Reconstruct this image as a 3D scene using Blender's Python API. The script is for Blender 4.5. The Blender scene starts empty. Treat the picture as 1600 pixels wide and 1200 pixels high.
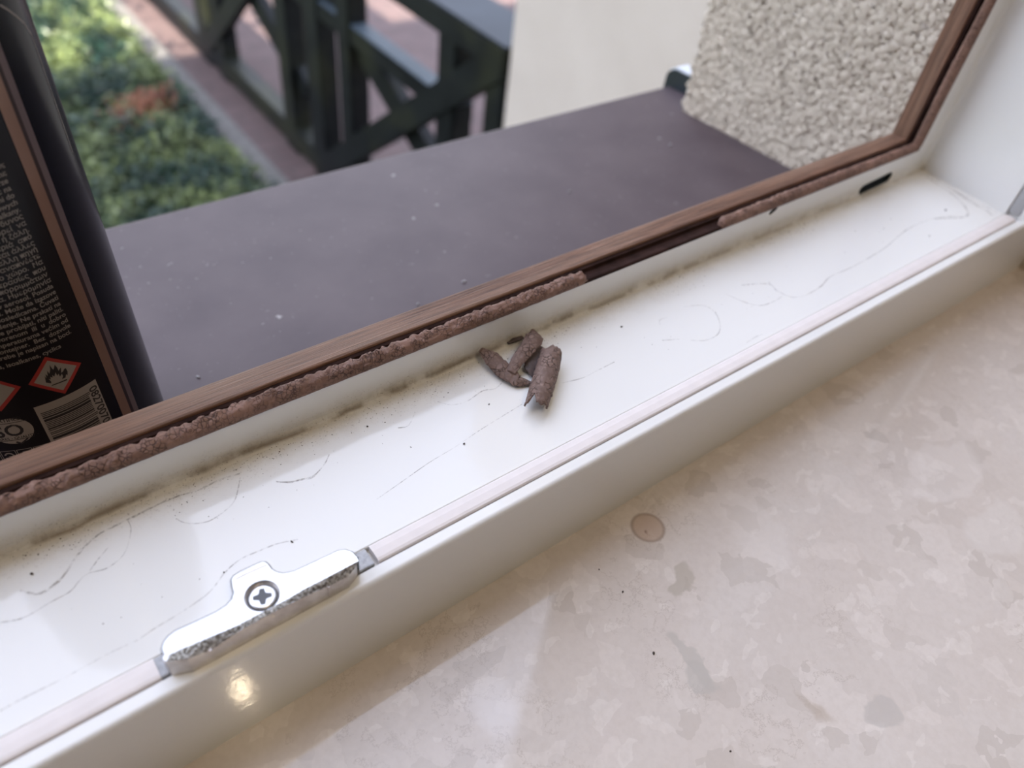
import bpy, bmesh, math, random
from mathutils import Vector, Matrix, noise as mnoise
random.seed(7)
S_ = bpy.context.scene
COL = S_.collection
V = Vector

# ------------------------------------------------------------------ camera
FPX = 1212.79
CAMLOC = V((0.0, -0.0947, 0.2188))
RX = (0.79864535, -0.59277837, 0.10382396)     # image right, in world axes
RY = (-0.36230607, -0.61135668, -0.70354625)   # image down
RZ = (0.48052047, 0.52426789, -0.70302437)     # view direction
cam_d = bpy.data.cameras.new('camera'); cam = bpy.data.objects.new('camera', cam_d); COL.objects.link(cam)
cam_d.sensor_width = 36.0; cam_d.lens = FPX / 1600 * 36; cam_d.clip_start = 0.01; cam_d.clip_end = 200
rm = Matrix(((RX[0], -RY[0], -RZ[0]), (RX[1], -RY[1], -RZ[1]), (RX[2], -RY[2], -RZ[2])))
cam.matrix_world = Matrix.Translation(CAMLOC) @ rm.to_4x4()
cam_d.dof.use_dof = True; cam_d.dof.focus_distance = 0.226; cam_d.dof.aperture_fstop = 9.5
S_.camera = cam

# ------------------------------------------------------------------ world, sun, exposure
w = bpy.data.worlds.new('world'); S_.world = w; w.use_nodes = True
nt = w.node_tree; nt.nodes.clear()
tc = nt.nodes.new('ShaderNodeTexCoord'); sx = nt.nodes.new('ShaderNodeSeparateXYZ')
cr = nt.nodes.new('ShaderNodeValToRGB'); bg = nt.nodes.new('ShaderNodeBackground'); wo = nt.nodes.new('ShaderNodeOutputWorld')
nt.links.new(tc.outputs['Generated'], sx.inputs[0]); nt.links.new(sx.outputs['Z'], cr.inputs[0])
nt.links.new(cr.outputs[0], bg.inputs[0]); nt.links.new(bg.outputs[0], wo.inputs[0])
cr.color_ramp.elements[0].position = 0.0; cr.color_ramp.elements[0].color = (0.30, 0.36, 0.30, 1)
cr.color_ramp.elements[1].position = 1.0; cr.color_ramp.elements[1].color = (0.68, 0.76, 1.0, 1)
e = cr.color_ramp.elements.new(0.12); e.color = (0.45, 0.50, 0.50, 1)
e = cr.color_ramp.elements.new(0.25); e.color = (0.885, 0.925, 1.06, 1)
bg.inputs[1].default_value = 1.55
sun_d = bpy.data.lights.new('sun', 'SUN'); sun = bpy.data.objects.new('sun', sun_d); COL.objects.link(sun)
sun_d.energy = 9.0; sun_d.angle = 0.01; sun_d.color = (1.0, 0.93, 0.78)
sun.rotation_euler = V((0.25, 1.0, -1.12)).to_track_quat('-Z', 'Y').to_euler()
vs = S_.view_settings
S_.display_settings.display_device = 'sRGB'
vs.view_transform = 'Standard'; vs.look = 'None'; vs.gamma = 1.0; vs.use_curve_mapping = False
vs.exposure = 1.17

# ------------------------------------------------------------------ pixel helpers (1600x1200 frame to points on real planes)
def ray(u, v):
    a, b = (u - 800) / FPX, (v - 600) / FPX
    return V([RX[i] * a + RY[i] * b + RZ[i] for i in range(3)])
def onz(u, v, z):
    r = ray(u, v); return CAMLOC + r * ((z - CAMLOC.z) / r.z)
def ony(u, v, y):
    r = ray(u, v); return CAMLOC + r * ((y - CAMLOC.y) / r.y)

# ------------------------------------------------------------------ node helpers
def mat(name):
    m = bpy.data.materials.new(name); m.use_nodes = True
    m.node_tree.nodes.clear()
    return m, N(m.node_tree)
class N:
    def __init__(s, t): s.t = t
    def n(s, typ, ins=None, **kw):
        x = s.t.nodes.new('ShaderNode' + typ)
        for k, v_ in kw.items(): setattr(x, k, v_)
        for k, v_ in (ins or {}).items():
            if hasattr(v_, 'is_output'): s.t.links.new(v_, x.inputs[k])
            else: x.inputs[k].default_value = v_
        return x
    def coord(s, which='Object'): return s.n('TexCoord').outputs[which]
    def mapping(s, vec, scale=(1, 1, 1), loc=(0, 0, 0), rot=(0, 0, 0)):
        return s.n('Mapping', {'Vector': vec, 'Scale': scale, 'Location': loc, 'Rotation': rot}).outputs[0]
    def noise(s, vec, scale, detail=4.0, rough=0.55, dist=0.0):
        return s.n('TexNoise', {'Vector': vec, 'Scale': scale, 'Detail': detail, 'Roughness': rough, 'Distortion': dist})
    def ramp(s, fac, stops):
        r = s.n('ValToRGB', {'Fac': fac}); el = r.color_ramp.elements
        while len(el) < len(stops): el.new(0.5)
        for q, (p, c) in zip(el, stops):
            q.position = p; q.color = (c, c, c, 1) if isinstance(c, (int, float)) else (*c, 1)
        return r.outputs[0]
    def mix(s, f, a, b, blend='MIX'):
        x = s.n('Mix', data_type='RGBA', blend_type=blend, clamp_factor=True)
        for idx, v_ in ((0, f), (6, a), (7, b)):
            if hasattr(v_, 'is_output'): s.t.links.new(v_, x.inputs[idx])
            else: x.inputs[idx].default_value = v_ if idx == 0 else (*v_, 1)
        return x.outputs[2]
    def math(s, op, a, b=0.0, c=0.0, clamp=False):
        x = s.n('Math', operation=op, use_clamp=clamp)
        for i, v_ in enumerate((a, b, c)):
            if hasattr(v_, 'is_output'): s.t.links.new(v_, x.inputs[i])
            else: x.inputs[i].default_value = v_
        return x.outputs[0]
    def maprange(s, v_, a, b, c=0.0, d=1.0):
        return s.n('MapRange', {'Value': v_, 'From Min': a, 'From Max': b, 'To Min': c, 'To Max': d}, interpolation_type='SMOOTHSTEP').outputs[0]
    def bump(s, h, dist, strength=1.0):
        return s.n('Bump', {'Height': h, 'Distance': dist, 'Strength': strength}).outputs[0]
    def out(s, color, rough=0.5, normal=None, metal=0.0, spec=0.5, alpha=None, sss=None, coat=None):
        ins = {'Base Color': color if hasattr(color, 'is_output') else (*color, 1), 'Roughness': rough, 'Metallic': metal, 'Specular IOR Level': spec}
        if normal is not None: ins['Normal'] = normal
        if alpha is not None: ins['Alpha'] = alpha
        if coat is not None: ins['Coat Weight'] = coat; ins['Coat Roughness'] = 0.05
        b = s.n('BsdfPrincipled', ins)
        o = s.n('OutputMaterial', {'Surface': b.outputs[0]})
        return b
def simple(name, color, rough=0.5, metal=0.0, spec=0.5, vary=0.08, scale=60, bump=0.0, bdist=0.0005):
    m, g = mat(name); c = g.coord()
    nz = g.noise(c, scale)
    col = g.mix(g.ramp(nz.outputs[0], [(0.3, 0), (0.7, 1)]), tuple(x * (1 - vary) for x in color), tuple(min(1, x * (1 + vary)) for x in color))
    g.out(col, rough, g.bump(nz.outputs[0], bdist, bump) if bump else None, metal, spec)
    return m

M = {}
# white plastic profile: clean on top, dust along the back corner, brownish shade with dust painted on the lower upstand
m, g = mat('white_plastic'); c = g.coord(); sp = g.n('SeparateXYZ', {0: c})
y = sp.outputs['Y']; zc = sp.outputs['Z']
low = g.maprange(zc, 0.0438 + 0.0085, 0.0438 + 0.0005)
wob = g.noise(g.mapping(c, (60, 60, 60)), 1.0, 5).outputs[0]
yy = g.math('ADD', y, g.math('MULTIPLY', g.math('SUBTRACT', wob, 0.5), 0.010))
blot = g.ramp(g.noise(c, 130, 5, 0.65).outputs[0], [(0.35, 0.35), (0.62, 1)])
xw = g.maprange(sp.outputs['X'], 0.32, 0.06, 0.45, 1.0)
near = g.math('MULTIPLY', g.math('MULTIPLY', g.math('MULTIPLY', g.maprange(yy, 0.039, 0.0525), low), blot), xw)
core = g.maprange(g.math('ABSOLUTE', g.math('SUBTRACT', g.math('ADD', y, g.math('MULTIPLY', g.math('SUBTRACT', wob, 0.5), 0.003)), 0.0518)), 0.0013, 0.0)
inside = g.math('GREATER_THAN', y, 0.010)
core = g.math('MULTIPLY', g.math('MULTIPLY', core, g.maprange(g.noise(c, 90, 4).outputs[0], 0.34, 0.56)), g.maprange(zc, 0.0438 + 0.0042, 0.0438 + 0.0012))
fine = g.noise(c, 1500, 3).outputs[0]
grain = g.ramp(fine, [(0.60, 0), (0.68, 1)])
col = g.mix(g.math('MULTIPLY', near, 0.60), (0.86, 0.86, 0.85), (0.60, 0.545, 0.455))
col = g.mix(g.math('MULTIPLY', g.math('MULTIPLY', core, xw), 0.80), col, (0.24, 0.185, 0.13))
col = g.mix(g.math('MULTIPLY', g.math('MULTIPLY', near, grain), 0.55), col, (0.16, 0.13, 0.11))
sm = g.ramp(g.noise(g.mapping(c, (5, 30, 30)), 1.0, 4).outputs[0], [(0.55, 0), (0.75, 1)])
col = g.mix(g.math('MULTIPLY', sm, 0.10), col, (0.62, 0.60, 0.58))
g.out(col, g.math('ADD', 0.065, g.math('MULTIPLY', near, 0.3)), g.bump(g.noise(c, 300, 2).outputs[0], 0.0001, 0.25), spec=0.5)
M['pvc'] = m
M['pvc_lip'] = simple('white_seal_rubber', (0.83, 0.775, 0.765), 0.5, vary=0.03, scale=200)
M['grey_groove'] = simple('grey_groove_plastic', (0.42, 0.42, 0.43), 0.6, vary=0.05)  # grey of the right jamb's seal strip

# brown wood-grain foil (UV: u along the strip)
m, g = mat('woodgrain_foil'); uv = g.coord('UV')
n1 = g.noise(g.mapping(uv, (45, 1700, 1)), 1.0, 5, 0.6); n2 = g.noise(g.mapping(uv, (14, 500, 1)), 1.0, 4); n3 = g.noise(g.mapping(uv, (6, 60, 1)), 1.0, 2)
col = g.mix(g.ramp(n2.outputs[0], [(0.3, 0), (0.7, 1)]), (0.135, 0.064, 0.040), (0.26, 0.140, 0.092))
col = g.mix(g.ramp(n1.outputs[0], [(0.38, 0.85), (0.52, 0)]), col, (0.075, 0.040, 0.030))
col = g.mix(g.ramp(n1.outputs[0], [(0.60, 0), (0.72, 0.6)]), col, (0.42, 0.30, 0.23))
col = g.mix(g.ramp(n3.outputs[0], [(0.45, 0), (0.7, 0.45)]), col, (0.42, 0.29, 0.21))
g.out(col, 0.42, g.bump(n1.outputs[0], 0.0004, 0.9), spec=0.32); M['wood'] = m
M['channel'] = simple('dark_brown_channel', (0.034, 0.017, 0.014), 0.85, spec=0.12, vary=0.4, scale=180, bump=0.5)

# perished brown rubber
m, g = mat('perished_brown_rubber'); c = g.coord()
vo = g.n('TexVoronoi', {'Vector': g.n('VectorMath', {0: c, 1: g.n('VectorMath', {0: g.noise(c, 500, 3).outputs['Color'], 'Scale': 0.0009}, operation='SCALE').outputs[0]}, operation='ADD').outputs[0], 'Scale': 800.0}, feature='DISTANCE_TO_EDGE')
n1 = g.noise(c, 700, 6); n2 = g.noise(c, 55, 3); n3 = g.noise(c, 230, 4)
crack = g.math('MULTIPLY', g.ramp(vo.outputs[0], [(0.0, 1), (0.10, 0)]), g.ramp(n3.outputs[0], [(0.40, 0), (0.56, 1)]))
col = g.mix(g.ramp(n2.outputs[0], [(0.3, 0), (0.7, 1)]), (0.165, 0.090, 0.068), (0.29, 0.168, 0.128))
col = g.mix(g.ramp(n1.outputs[0], [(0.5, 0), (0.72, 0.6)]), col, (0.34, 0.21, 0.155))
col = g.mix(g.math('MULTIPLY', crack, 0.85), col, (0.035, 0.018, 0.014))
h = g.math('SUBTRACT', n1.outputs[0], g.math('MULTIPLY', crack, 1.2))
g.out(col, 0.62, g.bump(h, 0.0006, 0.6), spec=0.4); M['rubber'] = m

m, g = mat('perished_rubber_flake'); c = g.coord()
vo = g.n('TexVoronoi', {'Vector': g.n('VectorMath', {0: c, 1: g.n('VectorMath', {0: g.noise(c, 400, 3).outputs['Color'], 'Scale': 0.0012}, operation='SCALE').outputs[0]}, operation='ADD').outputs[0], 'Scale': 620.0}, feature='DISTANCE_TO_EDGE')
n1 = g.noise(c, 600, 6); n3 = g.noise(c, 200, 4)
crack = g.math('MULTIPLY', g.ramp(vo.outputs[0], [(0.0, 1), (0.10, 0)]), g.ramp(n3.outputs[0], [(0.42, 0), (0.56, 1)]))
col = g.mix(g.ramp(n3.outputs[0], [(0.3, 0), (0.7, 1)]), (0.155, 0.100, 0.084), (0.275, 0.185, 0.155))
col = g.mix(g.ramp(n1.outputs[0], [(0.55, 0), (0.75, 0.6)]), col, (0.36, 0.26, 0.22))
col = g.mix(g.math('MULTIPLY', crack, 0.85), col, (0.03, 0.017, 0.014))
g.out(col, 0.6, g.bump(g.math('SUBTRACT', n1.outputs[0], crack), 0.0006, 0.65), spec=0.4); M['flake'] = m
M['flake_dark'] = simple('dark_rubber_underside', (0.085, 0.060, 0.058), 0.55, vary=0.3, scale=400, bump=0.6)

# reconstituted marble
m, g = mat('beige_marble'); c = g.coord()
dis = g.n('VectorMath', {0: c, 1: g.n('VectorMath', {0: g.noise(c, 45, 4).outputs['Color'], 'Scale': 0.022}, operation='SCALE').outputs[0]}, operation='ADD').outputs[0]
v1 = g.n('TexVoronoi', {'Vector': dis, 'Scale': 34.0, 'Randomness': 1.0}); v2 = g.n('TexVoronoi', {'Vector': dis, 'Scale': 105.0}); v3 = g.n('TexVoronoi', {'Vector': g.mapping(dis, (1, 1.8, 1), rot=(0, 0, 0.7)), 'Scale': 190.0})
s1 = g.n('SeparateColor', {0: v1.outputs['Color']}); s2 = g.n('SeparateColor', {0: v2.outputs['Color']}); s3 = g.n('SeparateColor', {0: v3.outputs['Color']})
big = g.noise(c, 9, 4).outputs[0]
col = g.mix(g.ramp(big, [(0.3, 0), (0.7, 1)]), (0.655, 0.58, 0.525), (0.70, 0.635, 0.59))
col = g.mix(g.math('MULTIPLY', g.ramp(s1.outputs[0], [(0.60, 0), (0.82, 1)]), 0.26), col, (0.72, 0.67, 0.635))
col = g.mix(g.math('MULTIPLY', g.ramp(s1.outputs[1], [(0.80, 0), (0.94, 1)]), 0.18), col, (0.50, 0.445, 0.40))
col = g.mix(g.math('MULTIPLY', g.ramp(s2.outputs[0], [(0.78, 0), (0.90, 1)]), 0.30), col, (0.82, 0.75, 0.70))
col = g.mix(g.math('MULTIPLY', g.ramp(s2.outputs[1], [(0.88, 0), (0.94, 1)]), 0.30), col, (0.46, 0.40, 0.35))
col = g.mix(g.math('MULTIPLY', g.ramp(s3.outputs[0], [(0.90, 0), (0.93, 1)]), 0.35), col, (0.83, 0.77, 0.72))
vein = g.math('ABSOLUTE', g.math('SUBTRACT', g.noise(c, 60, 6, 0.7).outputs[0], 0.5))
col = g.mix(g.math('MULTIPLY', g.math('MULTIPLY', g.ramp(vein, [(0.0, 1), (0.012, 0)]), g.ramp(g.noise(c, 22, 2).outputs[0], [(0.53, 0), (0.63, 1)])), 0.40), col, (0.36, 0.29, 0.24))
col = g.mix(g.ramp(g.noise(c, 500, 4).outputs[0], [(0.4, 0), (0.7, 0.25)]), col, (0.55, 0.48, 0.43))
def blob(col, uvp, rx, ry, ang, colr, amt, ringw=None, soft=0.25, z=0.0065):
    p = onz(uvp[0], uvp[1], z)
    q = g.mapping(g.n('VectorMath', {0: dis if ringw is None else c, 1: (p.x + (0.011 if ringw is None else 0), p.y + (0.011 if ringw is None else 0), 0)}, operation='SUBTRACT').outputs[0], (1 / rx, 1 / ry, 0), rot=(0, 0, ang))
    d = g.n('VectorMath', {0: q}, operation='LENGTH').outputs['Value']
    f = g.maprange(d, 1.0, 1.0 - soft)
    r = g.mix(g.math('MULTIPLY', f, amt), col, colr)
    if ringw: r = g.mix(g.math('MULTIPLY', g.maprange(g.math('ABSOLUTE', g.math('SUBTRACT', d, 0.88)), ringw, 0.0), 0.55), r, tuple(x * 0.55 for x in colr))
    return r
col = blob(col, (1012, 825), 0.0062, 0.0062, 0, (0.47, 0.32, 0.22), 0.62, 0.16)
col = blob(col, (1012, 825), 0.0009, 0.0009, 0, (0.25, 0.16, 0.12), 0.7, None, 0.9)
col = blob(col, (1066, 914), 0.0070, 0.0036, -0.9, (0.47, 0.42, 0.35), 0.6)
col = blob(col, (1085, 1032), 0.0030, 0.0130, 0.1, (0.52, 0.48, 0.44), 0.7)
col = blob(col, (1105, 1060), 0.0040, 0.0070, 0.5, (0.52, 0.48, 0.44), 0.7)
col = blob(col, (1365, 1112), 0.0058, 0.0050, 0, (0.52, 0.48, 0.45), 0.6)
col = blob(col, (1180, 830), 0.0120, 0.0200, 0.2, (0.76, 0.70, 0.66), 0.4)
col = blob(col, (1470, 740), 0.0260, 0.0100, -0.9, (0.77, 0.71, 0.67), 0.40)
col = blob(col, (1560, 830), 0.0160, 0.0110, -0.9, (0.77, 0.72, 0.68), 0.40)
col = blob(col, (775, 1095), 0.0080, 0.0130, 0.3, (0.86, 0.83, 0.84), 0.45, None, 0.8)  # soft pale patch: sky glare painted into the marble colour
col = blob(col, (1275, 1105), 0.0026, 0.0060, 0.4, (0.42, 0.33, 0.25), 0.45, None, 0.8)
g.out(col, g.math('ADD', 0.0, g.math('MULTIPLY', big, 0.10)), spec=0.5); M['marble'] = m

# brown metal outer sill
m, g = mat('brown_metal_sill'); c = g.coord()
n1 = g.noise(c, 28, 5); n2 = g.noise(c, 420, 2); n3 = g.noise(c, 150, 2)
col = g.mix(g.ramp(n1.outputs[0], [(0.3, 0), (0.7, 1)]), (0.072, 0.052, 0.061), (0.100, 0.076, 0.084))
col = g.mix(g.ramp(n2.outputs[0], [(0.70, 0), (0.76, 0.35)]), col, (0.42, 0.40, 0.40))
col = g.mix(g.ramp(n3.outputs[0], [(0.73, 0), (0.78, 0.6)]), col, (0.48, 0.46, 0.46))
g.out(col, 0.5, g.bump(n1.outputs[0], 0.0006, 0.4), spec=0.36); M['sill'] = m

m, g = mat('sponge_plaster'); c = g.coord()
n1 = g.noise(c, 620, 3, 0.5); n2 = g.noise(c, 30, 3)
col = g.mix(g.ramp(n2.outputs[0], [(0.3, 0), (0.7, 1)]), (0.585, 0.510, 0.425), (0.63, 0.555, 0.470))
col = g.mix(g.ramp(n1.outputs[0], [(0.32, 0.25), (0.5, 0)]), col, (0.42, 0.37, 0.32))
g.out(col, 0.85, g.bump(n1.outputs[0], 0.0005, 0.5), spec=0.3); M['plaster'] = m
m, g = mat('cream_render'); c = g.coord()
n2 = g.noise(c, 5, 4)
col = g.mix(g.ramp(n2.outputs[0], [(0.35, 0), (0.65, 1)]), (0.585, 0.525, 0.475), (0.62, 0.56, 0.51))
g.out(col, 0.85, g.bump(g.noise(c, 160, 4).outputs[0], 0.004, 0.6), spec=0.3); M['render'] = m
M['room'] = simple('room_paint', (0.77, 0.77, 0.77), 0.8, vary=0.03, scale=3)
M['reveal_paint'] = simple('reveal_paint', (0.56, 0.49, 0.42), 0.8, vary=0.06, scale=40)

# strike plate metals
m, g = mat('zinc_alloy_polished'); c = g.coord(); n1 = g.noise(g.mapping(c, (200, 900, 200)), 1.0, 3)
g.out(g.mix(n1.outputs[0], (0.80, 0.80, 0.82), (0.86, 0.86, 0.87)), 0.36, g.bump(n1.outputs[0], 0.0001, 0.15), metal=0.9); M['zinc'] = m
m, g = mat('zinc_alloy_rough_cast'); c = g.coord(); n1 = g.noise(c, 1500, 3)
g.out(g.mix(g.ramp(n1.outputs[0], [(0.4, 0), (0.65, 1)]), (0.20, 0.18, 0.155), (0.78, 0.77, 0.74)), 0.28, g.bump(n1.outputs[0], 0.0010, 1.0), metal=1.0); M['zinc_rough'] = m
m, g = mat('zinc_alloy_side'); c = g.coord(); n1 = g.noise(c, 250, 4)
g.out(g.mix(g.ramp(n1.outputs[0], [(0.3, 0), (0.7, 1)]), (0.50, 0.47, 0.46), (0.72, 0.70, 0.69)), 0.36, g.bump(n1.outputs[0], 0.0003, 0.4), metal=0.95); M['zinc_side'] = m
M['screw_dark'] = simple('dark_screw_recess', (0.10, 0.10, 0.105), 0.45, metal=0.6)
M['grey_plastic'] = simple('grey_clip', (0.38, 0.38, 0.39), 0.5, metal=0.4, vary=0.2, scale=900)
M['hole'] = simple('dark_slot_shade', (0.022, 0.030, 0.040), 0.5)

# can
M['can_black'] = simple('black_can_lacquer', (0.0035, 0.0035, 0.006), 0.28, spec=0.25, vary=0.1, scale=40)
M['can_blue'] = simple('blue_black_can_lacquer', (0.003, 0.005, 0.010), 0.22, spec=0.18, vary=0.1, scale=40)
M['can_cap'] = simple('dark_olive_cap', (0.055, 0.060, 0.052), 0.22, vary=0.05)
M['can_rim'] = simple('can_shoulder_rim', (0.22, 0.21, 0.20), 0.35, metal=0.7)
m, g = mat('copper_print'); c = g.coord(); 
g.out(g.mix(g.ramp(g.noise(c, 30, 2).outputs[0], [(0.35, 0), (0.65, 1)]), (0.215, 0.125, 0.092), (0.27, 0.175, 0.135)), 0.34, metal=0.35); M['copper'] = m
M['pale_print'] = simple('pale_mauve_print', (0.145, 0.112, 0.118), 0.35, metal=0.25)
M['dark_print'] = simple('dark_red_print', (0.018, 0.008, 0.009), 0.35)
M['white_print'] = simple('cream_print', (0.29, 0.265, 0.24), 0.5, vary=0.03)
M['red_print'] = simple('red_print', (0.34, 0.028, 0.022), 0.45, vary=0.05)
M['black_print'] = simple('black_print', (0.012, 0.011, 0.012), 0.5, vary=0.05)
M['text_print'] = simple('grey_text_print', (0.235, 0.215, 0.20), 0.5, vary=0.05)

# exterior
m, g = mat('dark_timber'); c = g.coord(); n1 = g.noise(g.mapping(c, (9, 9, 9)), 1.0, 5); n2 = g.noise(c, 2.2, 3)
col = g.mix(g.ramp(n1.outputs[0], [(0.35, 0), (0.65, 1)]), (0.004, 0.005, 0.0065), (0.009, 0.011, 0.012))
col = g.mix(g.ramp(n2.outputs[0], [(0.52, 0), (0.66, 0.7)]), col, (0.026, 0.028, 0.014))
g.out(col, 0.5, spec=0.22); M['timber'] = m
m, g = mat('pink_pavers'); c = g.coord()
br = g.n('TexBrick', {'Vector': c, 'Color1': (0.092, 0.055, 0.054, 1), 'Color2': (0.118, 0.074, 0.072, 1), 'Mortar': (0.06, 0.046, 0.044, 1), 'Scale': 1.0, 'Mortar Size': 0.006, 'Brick Width': 0.20, 'Row Height': 0.10})
n1 = g.noise(c, 60, 4)
g.out(g.mix(g.math('MULTIPLY', n1.outputs[0], 0.4), br.outputs[0], (0.085, 0.064, 0.062)), 0.8, g.bump(br.outputs['Fac'], 0.004, -0.6)); M['pavers'] = m
M['kerb'] = simple('grey_concrete', (0.13, 0.122, 0.115), 0.85, vary=0.2, scale=25, bump=0.3, bdist=0.004)
M['soil'] = simple('soil', (0.055, 0.060, 0.035), 0.95, vary=0.4, scale=14)
def leafmat(name, a, b, rough=0.32):
    m, g = mat(name); oi = g.n('Attribute', attribute_name='tint')
    g_ = g.mix(oi.outputs['Fac'], a, b)
    bs = g.n('BsdfPrincipled', {'Base Color': g_, 'Roughness': rough})
    tr = g.n('BsdfTranslucent', {'Color': g_})
    mx = g.n('MixShader', {0: 0.3, 1: bs.outputs[0], 2: tr.outputs[0]})
    g.n('OutputMaterial', {'Surface': mx.outputs[0]}); return m
M['leaf'] = leafmat('grass_leaf', (0.018, 0.050, 0.036), (0.19, 0.235, 0.085))
M['leaf2'] = leafmat('red_leaf', (0.20, 0.065, 0.035), (0.33, 0.14, 0.075))
m, g = mat('dust_streak'); c = g.coord()
a = g.ramp(g.noise(c, 800, 3).outputs[0], [(0.40, 0.10), (0.58, 0.85)])
a = g.math('MULTIPLY', a, g.ramp(g.noise(c, 130, 2).outputs[0], [(0.35, 0.25), (0.6, 1.0)]))
uvx = g.n('SeparateXYZ', {0: g.coord('UV')}).outputs['Y']
a = g.math('MULTIPLY', a, g.maprange(g.math('ABSOLUTE', g.math('SUBTRACT', uvx, 0.5)), 0.5, 0.1))
a = g.math('MULTIPLY', a, 0.62)
g.out((0.26, 0.21, 0.17), 0.9, alpha=a); M['dust'] = m
M['crumb'] = simple('dirt_crumb', (0.07, 0.055, 0.045), 0.9, vary=0.4, scale=2000)
M['bird'] = simple('pale_speck', (0.33, 0.32, 0.33), 0.8)

# ------------------------------------------------------------------ object helpers
def obj(name, me_or_bm, material=None, parent=None, smooth=False):
    if isinstance(me_or_bm, bmesh.types.BMesh):
        me = bpy.data.meshes.new(name); me_or_bm.to_mesh(me); me_or_bm.free()
    else: me = me_or_bm
    o = bpy.data.objects.new(name, me); COL.objects.link(o)
    if material: me.materials.append(M[material] if isinstance(material, str) else material)
    if smooth:
        for p in me.polygons: p.use_smooth = True
    if parent is not None: o.parent = parent
    return o
def empty(name, loc, label=None, cat=None, group=None, kind=None):
    o = bpy.data.objects.new(name, None); COL.objects.link(o); o.location = loc; o.empty_display_size = 0.01
    return tag(o, label, cat, group, kind)
def tag(o, label=None, cat=None, group=None, kind=None):
    if label: o['label'] = label
    if cat: o['category'] = cat
    if group: o['group'] = group
    if kind: o['kind'] = kind
    return o
def child(o, root):      # keep world place of meshes written in world coordinates
    bpy.context.view_layer.update()
    o.parent = root; o.matrix_parent_inverse = Matrix.Translation(root.location).inverted(); return o
def box_bm(x0, x1, y0, y1, z0, z1, bev=0.0, bm=None, seg=2):
    own = bm is None
    if own: bm = bmesh.new()
    r = bmesh.ops.create_cube(bm, size=1.0)
    for v in r['verts']:
        v.co = V(((x0 + x1) / 2 + v.co.x * (x1 - x0), (y0 + y1) / 2 + v.co.y * (y1 - y0), (z0 + z1) / 2 + v.co.z * (z1 - z0)))
    if bev: bmesh.ops.bevel(bm, geom=list({e for v in r['verts'] for e in v.link_edges}), offset=bev, segments=seg, affect='EDGES')
    return bm
def mesh(name, verts, faces, uvs=None):
    me = bpy.data.meshes.new(name); me.from_pydata([tuple(v) for v in verts], [], faces); me.update()
    if uvs:
        ul = me.uv_layers.new(name='UVMap')
        for p in me.polygons:
            for li, vi in zip(p.loop_indices, p.vertices): ul.data[li].uv = uvs[vi]
    return me
def fixn(me):
    bm = bmesh.new(); bm.from_mesh(me); bmesh.ops.recalc_face_normals(bm, faces=bm.faces); bm.to_mesh(me); bm.free(); return me

# ------------------------------------------------------------------ window frame (profile swept round the opening with mitred corners)
ZL = 0.0438                      # height of the rebate floor
X0, X1, Z1 = -0.83, 0.3865, 1.36
ZM = 0.0068                      # marble surface
def sweep_rect(name, prof, material, closed=True, parent=None, smooth=False):
    """prof: (y, h) outline; h grows towards the opening; swept round the whole rectangle"""
    n = len(prof); verts = []; uvs = []; faces = []
    corners = [(X0, ZL, 1, 1), (X1, ZL, -1, 1), (X1, Z1, -1, -1), (X0, Z1, 1, -1)]
    sides = [(0, 1), (1, 2), (2, 3), (3, 0)]
    run = 0
    vd = [0]
    for i in range(1, n + 1): vd.append(vd[-1] + math.dist(prof[i - 1], prof[i % n]))
    for a, b in sides:
        base = len(verts)
        ca, cb = corners[a], corners[b]
        L = math.dist(ca[:2], cb[:2])
        m_ = n + 1 if closed else n
        for cc, u in ((ca, run), (cb, run + L)):
            for i in range(m_):
                y_, h_ = prof[i % n]
                verts.append((cc[0] + cc[2] * h_, y_, cc[1] + cc[3] * h_)); uvs.append((u, vd[i]))
        for i in range(m_ - 1): faces.append((base + i, base + i + 1, base + m_ + i + 1, base + m_ + i))
        run += L
    me = mesh(name, verts, faces, uvs)
    bm = bmesh.new(); bm.from_mesh(me); bmesh.ops.remove_doubles(bm, verts=bm.verts, dist=1e-6)
    bmesh.ops.recalc_face_normals(bm, faces=bm.faces); bm.to_mesh(me); bm.free()
    return obj(name, me, material, parent, smooth)
win = empty('window_1', (0, 0.03, ZL), kind='structure')
win['label'] = 'white plastic window frame with brown outer face beside beige marble sill'
arc = lambda cy, ch, r, a0, a1, k=6: [(cy + r * math.cos(math.radians(a0 + (a1 - a0) * i / k)), ch + r * math.sin(math.radians(a0 + (a1 - a0) * i / k))) for i in range(k + 1)]
prof = [(-0.0030, -0.0440)] + arc(-0.0016, -0.0014, 0.0014, 180, 90) + [(0.0010, 0.0), (0.0013, -0.0003), (0.0013, -0.0020), (0.0072, -0.0020), (0.0072, -0.0003), (0.0075, 0.0)] \
    + [(0.0505, 0.0), (0.0519, 0.0004), (0.0526, 0.0016), (0.0528, 0.0030), (0.0528, 0.0129), (0.0531, 0.0132), (0.0660, 0.0132), (0.0660, -0.0440)]
fr = sweep_rect('frame_profile', prof, 'pvc'); fr.name = 'frame_profile'
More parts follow.
